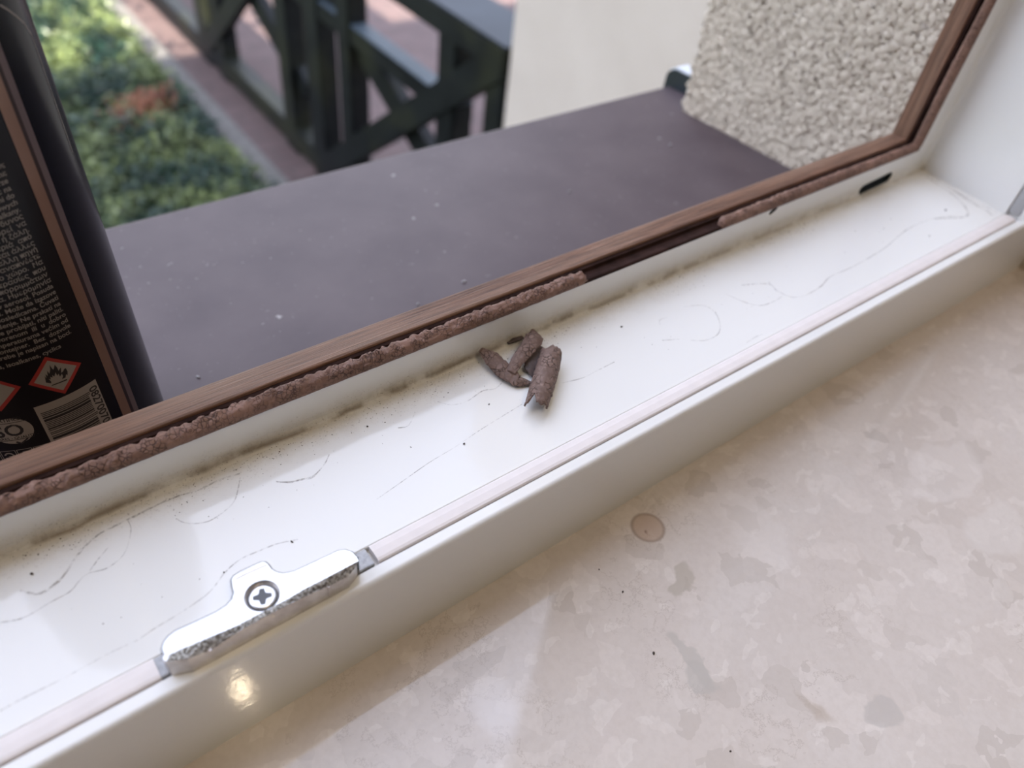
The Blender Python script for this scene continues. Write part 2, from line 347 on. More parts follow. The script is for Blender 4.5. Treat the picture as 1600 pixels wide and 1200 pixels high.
# drain slot and hole cut in the upstand
def cut(target, c0, c1, r, depth):
    """stadium shaped pocket in the upstand face between two points (x, z)"""
    bm = bmesh.new(); ring = []
    d = V((c1[0] - c0[0], c1[1] - c0[1])); a = math.atan2(d.y, d.x)
    for cc, s in ((c1, -90), (c0, 90)):
        for i in range(9):
            t = a + math.radians(s + 180 * i / 8); ring.append((cc[0] + r * math.cos(t), cc[1] + r * math.sin(t)))
    f0 = [bm.verts.new((p[0], 0.0500, p[1])) for p in ring]; f1 = [bm.verts.new((p[0], 0.0500 + depth, p[1])) for p in ring]
    bm.faces.new(f0); bm.faces.new(f1[::-1])
    for i in range(len(ring)): bm.faces.new((f0[i], f1[i], f1[(i + 1) % len(ring)], f0[(i + 1) % len(ring)]))
    bmesh.ops.recalc_face_normals(bm, faces=bm.faces)
    k = obj('cutter', bm)
    md = target.modifiers.new('b', 'BOOLEAN'); md.object = k; md.operation = 'DIFFERENCE'; md.solver = 'EXACT'
    bpy.context.view_layer.update()
    me = bpy.data.meshes.new_from_object(target.evaluated_get(bpy.context.evaluated_depsgraph_get()))
    target.modifiers.clear(); target.data = me; bpy.data.objects.remove(k)
    # added lining, painted dark for the shade inside the pocket
    bm = bmesh.new(); rr = r * 0.985
    ring2 = [(p[0] + (0), p[1]) for p in ring]
    cx_, cz_ = (c0[0] + c1[0]) / 2, (c0[1] + c1[1]) / 2
    sh = lambda p: (cx_ + (p[0] - cx_) * 0.985, cz_ + (p[1] - cz_) * 0.97)
    f0 = [bm.verts.new((sh(p)[0], 0.05295, sh(p)[1])) for p in ring]; f1 = [bm.verts.new((sh(p)[0], 0.0495 + depth, sh(p)[1])) for p in ring]
    bm.faces.new(f1)
    for i in range(len(ring)): bm.faces.new((f0[i], f1[i], f1[(i + 1) % len(ring)], f0[(i + 1) % len(ring)]))
    return obj('slot_shade_lining', bm, 'hole')
a_ = ony(1347, 297, 0.0528); b_ = ony(1388, 277, 0.0528)
sl = [cut(fr, (a_.x, a_.z), (b_.x, b_.z), 0.0027, 0.006)]
a_ = ony(1205, 332, 0.0528); b_ = ony(1212, 326, 0.0528)
sl.append(cut(fr, (a_.x, a_.z), (b_.x, b_.z), 0.0012, 0.004))
wt = sweep_rect('outer_woodgrain_trim', [(0.0588, 0.0130), (0.0588, 0.0152)] + arc(0.0597, 0.0152, 0.0009, 180, 90, 4) + arc(0.0662, 0.0148, 0.0013, 90, 0, 5) + [(0.0675, -0.0440), (0.0658, -0.0440), (0.0658, 0.0130)], 'wood')
ch = sweep_rect('seal_channel', [(0.05265, 0.0128), (0.05262, 0.0136), (0.0530, 0.0140), (0.0545, 0.0139), (0.0550, 0.0134), (0.0572, 0.0134), (0.0576, 0.0148), (0.0590, 0.0150), (0.0590, 0.0128)], 'channel')
for o in [fr, wt, ch] + sl: child(o, win)
for o in sl: o['label'] = 'drain slot low in the white upstand, its inner shade painted dark'
md = fr.modifiers.new('bev', 'BEVEL'); md.width = 0.0004; md.segments = 2; md.limit_method = 'ANGLE'; md.angle_limit = math.radians(40)

# ------------------------------------------------------------------ seals
def blob_sweep(name, pts, outline, mt, seed, amp_top=0.0008, step=0.00055, frames=None, wave=0.0, taper=6, label_=None):
    """rough rubber strip; outline in (a, b): a along frames[0], b along frames[1]"""
    A, B = frames
    L = (pts[1] - pts[0]).length; n = max(4, int(L / step)); verts = []; faces = []; K = len(outline)
    for i in range(n + 1):
        t = i / n; p = pts[0].lerp(pts[1], t); s = t * L
        endf = min(1.0, min(i, n - i) / taper + 0.45)
        wv = wave * mnoise.noise(V((s * 35, seed, 1.7)))
        for k, (a, b) in enumerate(outline):
            top = max(0.0, b)        # rougher towards the crest
            nz = mnoise.noise(V((s * 900, a * 900 + seed * 7, b * 900))) * 0.6 + mnoise.noise(V((s * 430, a * 500 + seed, b * 300))) * 0.8
            nz += 0.8 * abs(mnoise.noise(V((s * 420, seed * 3 + a * 200, 0))))
            q = amp_top * nz * (0.15 + 0.85 * min(1, top / 0.0028))
            rr = V((a, b)); ln = rr.length or 1
            rr = rr * endf + rr / ln * q
            jag = mnoise.noise(V((a * 800, b * 800, seed))) * 0.0016 if i in (0, n) else 0
            verts.append(p + (pts[1] - pts[0]).normalized() * jag + A * rr.x + B * (rr.y + wv * min(1, top / 0.0028)))
    for i in range(n):
        for k in range(K):
            faces.append((i * K + k, i * K + (k + 1) % K, (i + 1) * K + (k + 1) % K, (i + 1) * K + k))
    faces.append(tuple(range(K))); faces.append(tuple((n * K + k) for k in range(K))[::-1])
    me = fixn(mesh(name, verts, faces)); return obj(name, me, mt, smooth=True)
def dens(ol, k=3):
    r = []
    for i in range(len(ol)):
        a, b = V(ol[i]), V(ol[(i + 1) % len(ol)])
        for j in range(k): r.append(tuple(a.lerp(b, j / k)))
    return r
SEAL = dens([(-0.0015, 0.0), (-0.0019, 0.0010), (-0.0017, 0.0022), (-0.0009, 0.0032), (0.0006, 0.0038), (0.0014, 0.0036), (0.0021, 0.0028), (0.0021, 0.0012), (0.0014, 0.0004), (0.0, 0.0)])
SY = 0.0538; SH = 0.01315
e_left = ony(915, 420, 0.0545); e_r = ony(1128, 333, 0.0545)
s1 = blob_sweep('rubber_seal', (V((-0.30, SY, ZL + SH)), V((e_left.x, SY, ZL + SH))), SEAL, 'rubber', 3, frames=(V((0, 1, 0)), V((0, 0, 1))), wave=0.0007)
tag(s1, 'long perished brown rubber seal with cracked crumbly crest, left length up to the torn end', 'window seal', 'brown rubber seals on the upstand')
s2 = blob_sweep('rubber_seal', (V((e_r.x, SY, ZL + SH)), V((X1 - SH - 0.0005, SY, ZL + SH))), SEAL, 'rubber', 8, amp_top=0.00045, frames=(V((0, 1, 0)), V((0, 0, 1))), wave=0.0006)
tag(s2, 'short brown rubber seal with broken left end running right into the frame corner', 'window seal', 'brown rubber seals on the upstand')
s3 = blob_sweep('rubber_seal', (V((X1 - SH, SY, ZL + SH + 0.0008)), V((X1 - SH, SY, ZL + 0.45))), SEAL, 'rubber', 5, amp_top=0.0002, frames=(V((0, 1, 0)), V((-1, 0, 0))), wave=0.0012)
tag(s3, 'smoother mauve-brown rubber seal rising up the right jamb', 'window seal', 'brown rubber seals on the upstand')
# inner white seal, interrupted by the strike plate
pl0 = onz(241, 1034, ZL).x; pl1 = onz(585, 868, ZL).x
WS = [(0.0015, -0.0018), (0.0015, 0.0001), (0.0018, 0.00045), (0.0026, 0.00065), (0.0048, 0.0007), (0.0066, 0.0005), (0.0070, 0.0002), (0.0070, -0.0018)]
def bar_x(name, x0, x1, ol, z, mt, up=False):
    verts = []; n = len(ol)
    for x in (x0, x1):
        for a, b in ol: verts.append((x, a, z + b) if not up else (X1 - b, a, x))
    faces = [(i, (i + 1) % n, n + (i + 1) % n, n + i) for i in range(n)] + [tuple(range(n)), tuple(range(n, 2 * n))[::-1]]
    return obj(name, fixn(mesh(name, verts, faces)), mt)
o = bar_x('inner_seal', X0 + 0.002, pl0, WS, ZL, 'pvc_lip'); tag(o, 'flat pinkish white seal strip ending left of the metal strike plate', 'window seal', 'white seal strips in the inner lip')
o = bar_x('inner_seal', pl1, X1 - 0.0005, WS, ZL, 'pvc_lip'); tag(o, 'long flat pinkish white seal strip right of the metal strike plate', 'window seal', 'white seal strips in the inner lip')
o = bar_x('inner_seal', ZL + 0.002, Z1 - 0.01, [(a, b - 0.0011) for a, b in WS], 0, 'grey_groove', up=True); tag(o, 'narrow grey seal strip running up the right jamb', 'window seal', 'white seal strips in the inner lip')

# ------------------------------------------------------------------ strike plate
ZT = ZL + 0.0072
def Z2(u, v, z=ZT):   # zoom crop coordinates (origin 200,820, scale 3.636) onto the plate's top plane
    p = onz(200 + u / 3.636, 820 + v / 3.636, z); return (p.x, p.y)
sp_root = empty('strike_plate', (onz(410, 930, ZL).x, 0.006, ZL), 'shiny zinc strike plate screwed over the white seal groove', 'strike plate')
back = [(205, 728), (196, 700), (206, 665), (232, 632), (270, 604), (400, 545), (500, 498), (560, 460), (592, 425), (604, 385), (594, 340), (590, 310), (602, 290), (640, 266), (700, 238), (752, 214), (778, 212), (794, 226), (812, 252), (838, 270), (880, 279), (940, 268), (1070, 208), (1196, 148), (1236, 143), (1272, 156), (1300, 185)]
BK = [Z2(*p) for p in back]
xl, xr = BK[0][0], BK[-1][0]
YF = -0.0007                     # vertical inner face of the plate
edge = [Z2(*p) for p in ((1310, 205), (1200, 262), (1100, 315), (1000, 366), (900, 425), (760, 498), (620, 572), (480, 632), (340, 690), (240, 735))]
def prism(name, ol, z0, z1, mt, bev=0.0, parent=None, seg=2, smooth=False):
    bm = bmesh.new(); a = [bm.verts.new((*p, z0)) for p in ol]; b = [bm.verts.new((*p, z1)) for p in ol]
    n = len(ol); bm.faces.new(a[::-1]); top = bm.faces.new(b)
    for i in range(n): bm.faces.new((a[i], a[(i + 1) % n], b[(i + 1) % n], b[i]))
    bmesh.ops.recalc_face_normals(bm, faces=bm.faces)
    if bev:
        bmesh.ops.bevel(bm, geom=list(top.edges), offset=bev, segments=seg, affect='EDGES')
    o = obj(name, bm, mt, smooth=smooth)
    if parent: child(o, parent)
    return o
scr = V((*Z2(762, 402), 0)); SR = 0.0041
# top plate with a round countersink: outer outline bridged to the screw hole
bm = bmesh.new(); NS = 28
outl = BK + edge
ov = [bm.verts.new((x_, y_, ZT)) for x_, y_ in outl]
hv = [bm.verts.new((scr.x + SR * math.cos(2 * math.pi * i / NS), scr.y + SR * math.sin(2 * math.pi * i / NS), ZT)) for i in range(NS)]
eo = [bm.edges.new((ov[i], ov[(i + 1) % len(ov)])) for i in range(len(ov))]; eh = [bm.edges.new((hv[i], hv[(i + 1) % NS])) for i in range(NS)]
bmesh.ops.triangle_fill(bm, edges=eo + eh, use_beauty=True)
for f in list(bm.faces):
    cc = f.calc_center_median()
    if (cc.xy - scr.xy).length < SR * 0.9: bm.faces.remove(f)
for f in bm.faces:
    if f.normal.z < 0: f.normal_flip()
RIM = []
nb = len(BK); cen = V((sum(p[0] for p in BK) / nb, sum(p[1] for p in BK) / nb))
for i in range(nb):
    a_ = V(BK[max(0, i - 1)]); b_ = V(BK[min(nb - 1, i + 1)]); d_ = (b_ - a_).normalized(); nn_ = V((-d_.y, d_.x))
    if nn_.dot(V((0, 1))) < 0 and abs(nn_.y) > 0.3: nn_ = -nn_
    RIM.append(nn_)
rows_ = [ov[:nb]]
for k_ in (1, 2, 3):
    t_ = math.radians(30 * k_); rows_.append([bm.verts.new((ov[i].co.x + RIM[i].x * 0.0005 * math.sin(t_), ov[i].co.y + RIM[i].y * 0.0005 * math.sin(t_), ZT - 0.0005 * (1 - math.cos(t_)))) for i in range(nb)])
rows_.append([bm.verts.new((v.co.x, v.co.y, ZL + 0.0001)) for v in rows_[-1]])
rimf = []
for r0_, r1_ in zip(rows_, rows_[1:]):
    for i in range(nb - 1): rimf.append(bm.faces.new((r0_[i], r0_[i + 1], r1_[i + 1], r1_[i])))
h2 = [bm.verts.new((scr.x + SR * 0.80 * math.cos(2 * math.pi * i / NS), scr.y + SR * 0.80 * math.sin(2 * math.pi * i / NS), ZT - 0.0012)) for i in range(NS)]
for i in range(NS): bm.faces.new((hv[i], h2[i], h2[(i + 1) % NS], hv[(i + 1) % NS]))
bmesh.ops.recalc_face_normals(bm, faces=bm.faces)
pm = obj('plate_top', bm, 'zinc'); pm.data.materials.append(M['zinc_side']); M['zinc_rim_shade'] = simple('zinc_rim_painted_dark', (0.30, 0.30, 0.31), 0.4, metal=0.8); pm.data.materials.append(M['zinc_rim_shade'])  # back rim coloured darker, standing in for its dark reflection
for p in pm.data.polygons:
    cc = p.center
    if cc.z < ZT - 1e-5: p.material_index = 1 if (V((cc.x, cc.y)) - scr.xy).length < SR * 1.05 else 2
child(pm, sp_root)
# rough cast bevel from the polished top down to the vertical side, and the side itself
n = len(edge)
botz = [ony(200 + u / 3.636, 820 + v / 3.636, YF).z for u, v in ((1316, 262), (1250, 294), (1140, 350), (1020, 402), (920, 450), (790, 512), (640, 600), (480, 708), (340, 762), (225, 800))]
front = []
for i in range(n):
    fx = ony(200 + (1316, 1250, 1140, 1020, 920, 790, 640, 480, 340, 225)[i] / 3.636, 820 + (262, 294, 350, 402, 450, 512, 600, 708, 762, 800)[i] / 3.636, YF).x
    front.append((fx, YF + (0.0016 if i in (0, n - 1) else 0.0), min(ZT - 0.0002, botz[i])))
rv = []; rf = []
def cr_(seq, t):
    k = min(int(t), len(seq) - 2); f = t - k; p0, p1, p2, p3 = seq[max(0, k - 1)], seq[k], seq[k + 1], seq[min(len(seq) - 1, k + 2)]
    return 0.5 * ((2 * p1) + (p2 - p0) * f + (2 * p0 - 5 * p1 + 4 * p2 - p3) * f * f + (3 * p1 - p0 - 3 * p2 + p3) * f ** 3)
NB = 160; ET = [V((x_, y_, ZT)) for x_, y_ in edge]; FT = [V(p) for p in front]
for i in range(NB + 1):
    t = i / NB * (n - 1); A_, B_ = ET[min(int(t), n - 2)].lerp(ET[min(int(t), n - 2) + 1], t - min(int(t), n - 2)), FT[min(int(t), n - 2)].lerp(FT[min(int(t), n - 2) + 1], t - min(int(t), n - 2))
    for j in range(9):
        f = j / 8; p = A_.lerp(B_, f); p.z = A_.z + (B_.z - A_.z) * f ** 1.35
        if 0 < j < 8: p.z += 0.00012 * mnoise.noise(p * 2600); p.y += 0.00012 * mnoise.noise(p * 2300)
        rv.append(p)
for i in range(NB):
    for j in range(8): rf.append((i * 9 + j, i * 9 + j + 1, (i + 1) * 9 + j + 1, (i + 1) * 9 + j))
o = obj('cast_bevel', fixn(mesh('cast_bevel', rv, rf)), 'zinc_rough', smooth=True); child(o, sp_root)
bk_r, bk_l = V((*BK[-1], ZT)), V((*BK[0], ZT))
ring = [bk_r, V((front[0][0] + 0.0004, (BK[-1][1] + front[0][1]) / 2, front[0][2]))] + FT + [V((front[-1][0] - 0.0004, (BK[0][1] + front[-1][1]) / 2, front[-1][2])), bk_l]
sv = []; sf = []
for p in ring: sv += [p, V((p.x, p.y, ZL + 0.0001))]
for i in range(len(ring) - 1): sf.append((2 * i, 2 * i + 2, 2 * i + 3, 2 * i + 1))
k0 = len(sv); sv += [ET[0], ET[-1]]
sf += [(0, 2, k0), (2, 4, k0), (2 * (len(ring) - 1), 2 * (len(ring) - 2), k0 + 1), (2 * (len(ring) - 2), 2 * (len(ring) - 3), k0 + 1)]
o = obj('plate_side', fixn(mesh('plate_side', sv, sf)), 'zinc_side'); child(o, sp_root)
for (u, v) in ((478, 740), (826, 520), (1142, 370)):        # shallow ribs on the side face
    p = ony(200 + u / 3.636, 820 + v / 3.636, YF)
    o = obj('side_rib', box_bm(p.x - 0.00035, p.x + 0.00035, YF - 0.00022, YF + 0.0003, ZL + 0.0006, min(ZT - 0.0018, p.z + 0.003), 0.00012), 'zinc_side'); child(o, sp_root)
# screw: dark recess ring, head and cross slot
def disc(name, cx, cy, r0, r1, z0, z1, mt, parent, seg=36):
    prof_ = [(r0, z0), (r1, z0), (r1, z1), (r0, z1)] if r0 > 0 else None
    bm = bmesh.new(); R = []
    ring_ = [(r1, z0), (r1, z1 - 0.0002), (r1 - 0.0003, z1), (max(r0, 0.00001), z1)]
    for i in range(seg):
        a = 2 * math.pi * i / seg
        R.append([bm.verts.new((cx + r * math.cos(a), cy + r * math.sin(a), z)) for r, z in ring_])
    for i in range(seg):
        A_, B_ = R[i], R[(i + 1) % seg]
        for j in range(3): bm.faces.new((A_[j], B_[j], B_[j + 1], A_[j + 1]))
    bmesh.ops.remove_doubles(bm, verts=bm.verts, dist=2e-5); bmesh.ops.recalc_face_normals(bm, faces=bm.faces)
    o = obj(name, bm, mt, smooth=False); return child(o, parent)
o = disc('countersink', scr.x, scr.y, 0, SR * 0.86, ZL + 0.0004, ZT - 0.0010, 'screw_dark', sp_root)
head = disc('screw_head', scr.x, scr.y, 0, SR * 0.74, ZL + 0.001, ZT - 0.00045, 'zinc', sp_root)
cs = bmesh.new(); d1 = (V((*Z2(810, 392), 0)) - V((*Z2(714, 412), 0))).normalized(); ang = math.atan2(d1.y, d1.x)
cross = []
a, b = 0.00215, 0.00052
for q in range(4):
    t = ang + q * math.pi / 2
    for (l, s) in ((b * 1.25, -b * 1.25 if False else b), ):
        pass
    for (l, s) in ((a, -b), (a, b), (b * 1.6, b * 1.6)):
        cross.append((scr.x + l * math.cos(t) - s * math.sin(t), scr.y + l * math.sin(t) + s * math.cos(t)))
o = prism('cross_slot', cross, ZT - 0.0008, ZT - 0.00042, 'screw_dark'); child(o, head)
# raised tab rim behind the screw
tab = [Z2(*p, z=ZT) for p in ((604, 292), (640, 270), (752, 218), (780, 216), (790, 232), (760, 240), (650, 292), (612, 312))]
o = prism('tab_bevel', tab, ZT - 0.0003, ZT + 0.0002, 'zinc_side', parent=sp_root)
for (u0, u1, v) in ((150, 225, 800), (1305, 1390, 205)):
    xa = onz(200 + u0 / 3.636, 820 + v / 3.636, ZL).x; xb = onz(200 + u1 / 3.636, 820 + v / 3.636, ZL).x
    if v == 800: xb += 0.002
    else: xa -= 0.002
    o = obj('end_clip', box_bm(xa, xb, 0.0016, 0.0069, ZL - 0.0019, ZL + 0.0004, 0.0002), 'grey_plastic'); child(o, sp_root)

# ------------------------------------------------------------------ rubber flakes
def flake(name, cl, widths, arc_deg, seed, thick=0.0007, mt='flake', notch0=None, notch1=None, tilt=0.0, nl=46, nw=16, under=None, rough=0.0003):
    """curled shard: cl = centre line points, widths in metres, arc = curl across the width"""
    pts = []
    for i in range(nl + 1):
        t = i / nl * (len(cl) - 1); k = min(int(t), len(cl) - 2); f = t - k
        pts.append((cl[k].lerp(cl[k + 1], f), widths[k] * (1 - f) + widths[k + 1] * f, (cl[k + 1] - cl[k]).normalized()))
    verts = []; rows = []
    for i, (p, wd, d) in enumerate(pts):
        side = d.cross(V((0, 0, 1))).normalized(); up = side.cross(d).normalized()
        side, up = side * math.cos(tilt) + up * math.sin(tilt), up * math.cos(tilt) - side * math.sin(tilt)
        aj = math.radians(arc_deg); R = max(wd, 1e-4) / max(aj, 0.05); row = []
        for j in range(nw + 1):
            s = j / nw - 0.5
            th = s * aj
            jagw = 1 + 0.14 * mnoise.noise(V((i * 0.45, seed, 3.0 if s > 0 else 9.0)))
            q = p + side * (R * math.sin(th) * jagw) + up * (R * (math.cos(th) - math.cos(aj / 2)))
            jag = 0.0
            if notch0 and i <= 14: jag = notch0(s) * (1 - i / 14)
            if notch1 and i >= nl - 14: jag = -notch1(s) * (1 - (nl - i) / 14)
            q = q + d * jag + up * (rough * mnoise.noise(q * 700) + rough * 1.2 * mnoise.noise(q * 300 + V((seed, 0, 0))))
            row.append(len(verts)); verts.append(q)
        rows.append(row)
    faces = [(rows[i][j], rows[i][j + 1], rows[i + 1][j + 1], rows[i + 1][j]) for i in range(nl) for j in range(nw)]
    zmin = min(v.z for v in verts)
    me = mesh(name, verts, faces)
    bm = bmesh.new(); bm.from_mesh(me); bmesh.ops.recalc_face_normals(bm, faces=bm.faces)
    for f in bm.faces:
        pass
    if sum(f.normal.z for f in bm.faces) < 0: bmesh.ops.reverse_faces(bm, faces=bm.faces)
    bm.normal_update(); bm.verts.ensure_lookup_table()
    tops_ = list(bm.verts); nrm_ = [v.normal.copy() for v in tops_]; tf = [[v.index for v in f.verts] for f in bm.faces]; be = [(e.verts[0].index, e.verts[1].index) for e in bm.edges if e.is_boundary]
    lows_ = [bm.verts.new(v.co - q * thick * (0.8 + 0.4 * mnoise.noise(v.co * 500))) for v, q in zip(tops_, nrm_)]
    for f in tf: bm.faces.new([lows_[i] for i in reversed(f)])
    for a, b in be: bm.faces.new((tops_[a], tops_[b], lows_[b], lows_[a]))
    bmesh.ops.recalc_face_normals(bm, faces=bm.faces)
    zm = min(v.co.z for v in bm.verts)
    for v in bm.verts: v.co.z += ZL + 0.00005 - zm if zm < ZL + 0.00005 else 0
    bm.to_mesh(me); bm.free()
    return obj(name, me, mt, smooth=True)
F = lambda u, v, z=0.0: onz(u, v, ZL + z)
fA = flake('rubber_flake', [F(862, 550, .0035), F(856, 575, .0036), F(846, 608, .0034), F(836, 640, .0028)], [0.0112, 0.0120, 0.0120, 0.0112], 180, 11,
           notch0=lambda s: 0.0014 * (math.sin(s * 9) > 0.55) + 0.0009 * abs(math.sin(s * 23)), notch1=lambda s: 0.0034 * math.exp(-((s - 0.13) / 0.08) ** 2) + 0.0006 * abs(math.sin(s * 31)) + 0.0012 * (s < -0.2))
tag(fA, 'rolled brown rubber flake with a notched lower end, rightmost of the flakes', 'rubber flake', 'perished rubber flakes in the rebate')
fB = flake('rubber_flake', [F(751, 546, .0045), F(768, 560, .0035), F(788, 580, .0022), F(808, 595, .0018), F(833, 599, .0008)], [0.0024, 0.0062, 0.0066, 0.0050, 0.0012], 95, 23, tilt=-0.25)
tag(fB, 'long pointed brown rubber flake lying leftmost of the flakes, tip towards the upstand', 'rubber flake', 'perished rubber flakes in the rebate')
fC = flake('rubber_flake', [F(833, 514, .0045), F(836, 527, .0050), F(824, 545, .0048), F(808, 564, .0040), F(799, 582, .0034)], [0.0012, 0.0068, 0.0056, 0.0046, 0.0030], 70, 31, tilt=0.2)
tag(fC, 'brown rubber flake with peaked top leaning across the pointed flake against the upstand', 'rubber flake', 'perished rubber flakes in the rebate')
fD = flake('rubber_flake', [F(843, 541, .0016), F(836, 560, .0018), F(833, 578, .0012), F(836, 592, .0004)], [0.0040, 0.0072, 0.0060, 0.0012], 25, 47, mt='flake_dark', tilt=0.3, rough=0.00015)
tag(fD, 'dark smooth triangular rubber flake between the peaked flake and the rolled flake', 'rubber flake', 'perished rubber flakes in the rebate')
fE = flake('rubber_flake', [F(793, 536, .0012), F(804, 531, .0016), F(817, 526, .0012)], [0.0010, 0.0022, 0.0016], 60, 53, mt='flake_dark', thick=0.0004, nl=20, nw=6)
tag(fE, 'tiny dark rubber sliver behind the peaked flake at the grimy corner', 'rubber flake', 'perished rubber flakes in the rebate')

# ------------------------------------------------------------------ dust lines and crumbs
def dline(pts, org, sc, wdt=0.0006):
    P_ = [onz(org[0] + u / sc, org[1] + v / sc, ZL) for u, v in pts]
    # catmull-rom
    out = []
    for i in range(len(P_) - 1):
        p0, p1, p2, p3 = P_[max(0, i - 1)], P_[i], P_[i + 1], P_[min(len(P_) - 1, i + 2)]
        for k in range(8):
            t = k / 8; out.append(0.5 * ((2 * p1) + (p2 - p0) * t + (2 * p0 - 5 * p1 + 4 * p2 - p3) * t * t + (3 * p1 - p0 - 3 * p2 + p3) * t ** 3))
    out.append(P_[-1]); return out, wdt
DL = [dline([(0, 1065), (120, 1040), (250, 965), (350, 910), (390, 865), (440, 820), (530, 795), (600, 745), (635, 690), (655, 600), (640, 555)], (0, 640), 3.2),
      dline([(450, 805), (490, 750), (540, 690)], (0, 640), 3.2),
      dline([(100, 905), (200, 920), (290, 860), (340, 800), (370, 750), (430, 680), (500, 620), (600, 570), (700, 520), (800, 470), (900, 430), (1000, 400), (1100, 350), (1200, 320)], (0, 640), 3.2, 0.0011),
      dline([(880, 545), (920, 565), (980, 570), (1050, 555), (1120, 510), (1170, 460), (1190, 400), (1200, 340)], (0, 640), 3.2),
      dline([(1380, 360), (1450, 365), (1500, 350), (1560, 340), (1600, 300)], (0, 640), 3.2, 0.0008),
      dline([(700, 1145), (780, 1090), (880, 1030), (980, 965), (1060, 900), (1120, 820), (1200, 750), (1300, 705), (1390, 670), (1490, 650)], (0, 640), 3.2),
      dline([(700, 970), (800, 900), (900, 830), (1000, 770), (1080, 715), (1160, 665), (1250, 610)], (300, 380), 2.424, 0.0004),
      dline([(340, 905), (400, 900), (460, 880), (500, 840), (520, 800)], (300, 380), 2.424),
      dline([(930, 600), (980, 612), (1040, 600), (1100, 560), (1150, 550), (1185, 515)], (300, 380), 2.424),
      dline([(780, 700), (820, 690), (845, 640)], (300, 380), 2.424),
      dline([(1400, 530), (1480, 510), (1540, 480), (1600, 450)], (300, 380), 2.424, 0.0005),
      dline([(450, 745), (530, 740), (580, 770), (600, 820), (590, 860), (540, 885), (480, 885)], (900, 200), 2.667),
      dline([(360, 885), (430, 880)], (900, 200), 2.667, 0.0009), dline([(350, 820), (350, 800), (380, 790)], (900, 200), 2.667),
      dline([(620, 690), (700, 725), (770, 740), (830, 720), (860, 700)], (900, 200), 2.667),
      dline([(690, 655), (800, 650), (840, 680), (900, 705), (960, 695), (1020, 660), (1060, 620), (1150, 580), (1240, 530), (1300, 490), (1370, 430), (1450, 390), (1540, 370), (1600, 370)], (900, 200), 2.667, 0.0007),
      dline([(710, 895), (750, 870), (775, 860)], (900, 200), 2.667, 0.0008),
      dline([(470, 470), (560, 490), (650, 545), (760, 620), (830, 690), (850, 740), (800, 760), (640, 765)], (1300, 150), 4, 0.0016),
      dline([(570, 480), (700, 550), (800, 620), (880, 670), (970, 720), (1000, 745)], (1300, 150), 4, 0.0016),
      dline([(700, 550), (850, 640), (980, 700), (1030, 720)], (1300, 150), 4, 0.0013),
      dline([(0, 355), (100, 300), (200, 250), (330, 185), (430, 130), (560, 60), (690, 0)], (0, 1000), 3.2, 0.0005)]
verts = []; faces = []; uvs = []
for pts, wd in DL:
    b0 = len(verts); s = 0
    for i, p in enumerate(pts):
        d = (pts[min(i + 1, len(pts) - 1)] - pts[max(i - 1, 0)]); d.z = 0; d.normalize(); nn = V((-d.y, d.x, 0))
        w_ = wd * (0.7 + 0.6 * abs(mnoise.noise(p * 300)))
        for sgn in (-1, 1):
            q = p + nn * sgn * w_ / 2; q.z = ZL + 0.00003; q.y = min(q.y, 0.0506); verts.append(q); uvs.append((s, (sgn + 1) / 2))
        s += 1
    for i in range(len(pts) - 1): faces.append((b0 + 2 * i, b0 + 2 * i + 1, b0 + 2 * i + 3, b0 + 2 * i + 2))
o = obj('dust_lines', mesh('dust_lines', verts, faces, uvs), 'dust')
tag(o, 'thin dried water marks and dust lines curving over the white rebate floor', 'dust', kind='stuff')
def lump(c, r, seed):
    bm = bmesh.new(); bmesh.ops.create_icosphere(bm, subdivisions=2, radius=1.0)
    sc = V((r * random.uniform(0.7, 1.7), r * random.uniform(0.6, 1.1), r * 0.6)); a = random.uniform(0, 3.1)
    for v in bm.verts:
        q = v.co * (1 + 0.45 * mnoise.noise(v.co * 1.3 + V((seed, 0, 0))))
        q = V((q.x * sc.x, q.y * sc.y, q.z * sc.z)); v.co = V((q.x * math.cos(a) - q.y * math.sin(a), q.x * math.sin(a) + q.y * math.cos(a), q.z))
    zm = min(v.co.z for v in bm.verts)
    for v in bm.verts: v.co.z -= zm
    o = obj('dirt_crumb', bm, 'crumb', smooth=True); o.location = c; return o
CR = [((50, 897), .0010, 'in the grimy far left corner of the rebate'), ((110, 806), .0012, 'on the grime line below the wood strip at left'),
      ((574, 667), .0008, 'beside the dust rings left of the flakes'), ((764, 632), .0006, 'just left of the rolled flake tip'),
      ((725, 694), .0007, 'alone on clean white floor below the flakes'), ((1039, 433), .0010, 'round on the grime line right of the flakes'),
      ((971, 511), .0008, 'on white floor a hand width right of the rolled flake'), ((1477, 329), .0010, 'near the right jamb corner on the floor'),
      ((350, 895), .0006, 'on the dust line left of the plate tab'), ((456, 847), .0007, 'on the dust line above the plate right shoulder'),
      ((642, 699), .0004, 'tiny between the dust rings and the seal groove'), ((1452, 369), .0008, 'pale grey smudge near the right end of the groove')]
for i, (p, r, t) in enumerate(CR):
    o = lump(onz(p[0], p[1], ZL) , r * 0.45, i); tag(o, 'dark dirt crumb ' + t, 'crumb', 'dirt crumbs on the rebate floor')
for i, (p, r, t) in enumerate([((1021, 1021), .0009, 'below the brown ring stain'), ((936, 890), .0006, 'left below the ring stain'), ((973, 925), .0006, 'straight below the ring stain'), ((1141, 1174), .0006, 'near the bottom edge of the picture')]):
    o = lump(onz(p[0], p[1], ZM), r * 0.42, 40 + i); tag(o, 'dark dirt crumb on the beige marble ' + t, 'crumb', 'dirt crumbs on the marble')
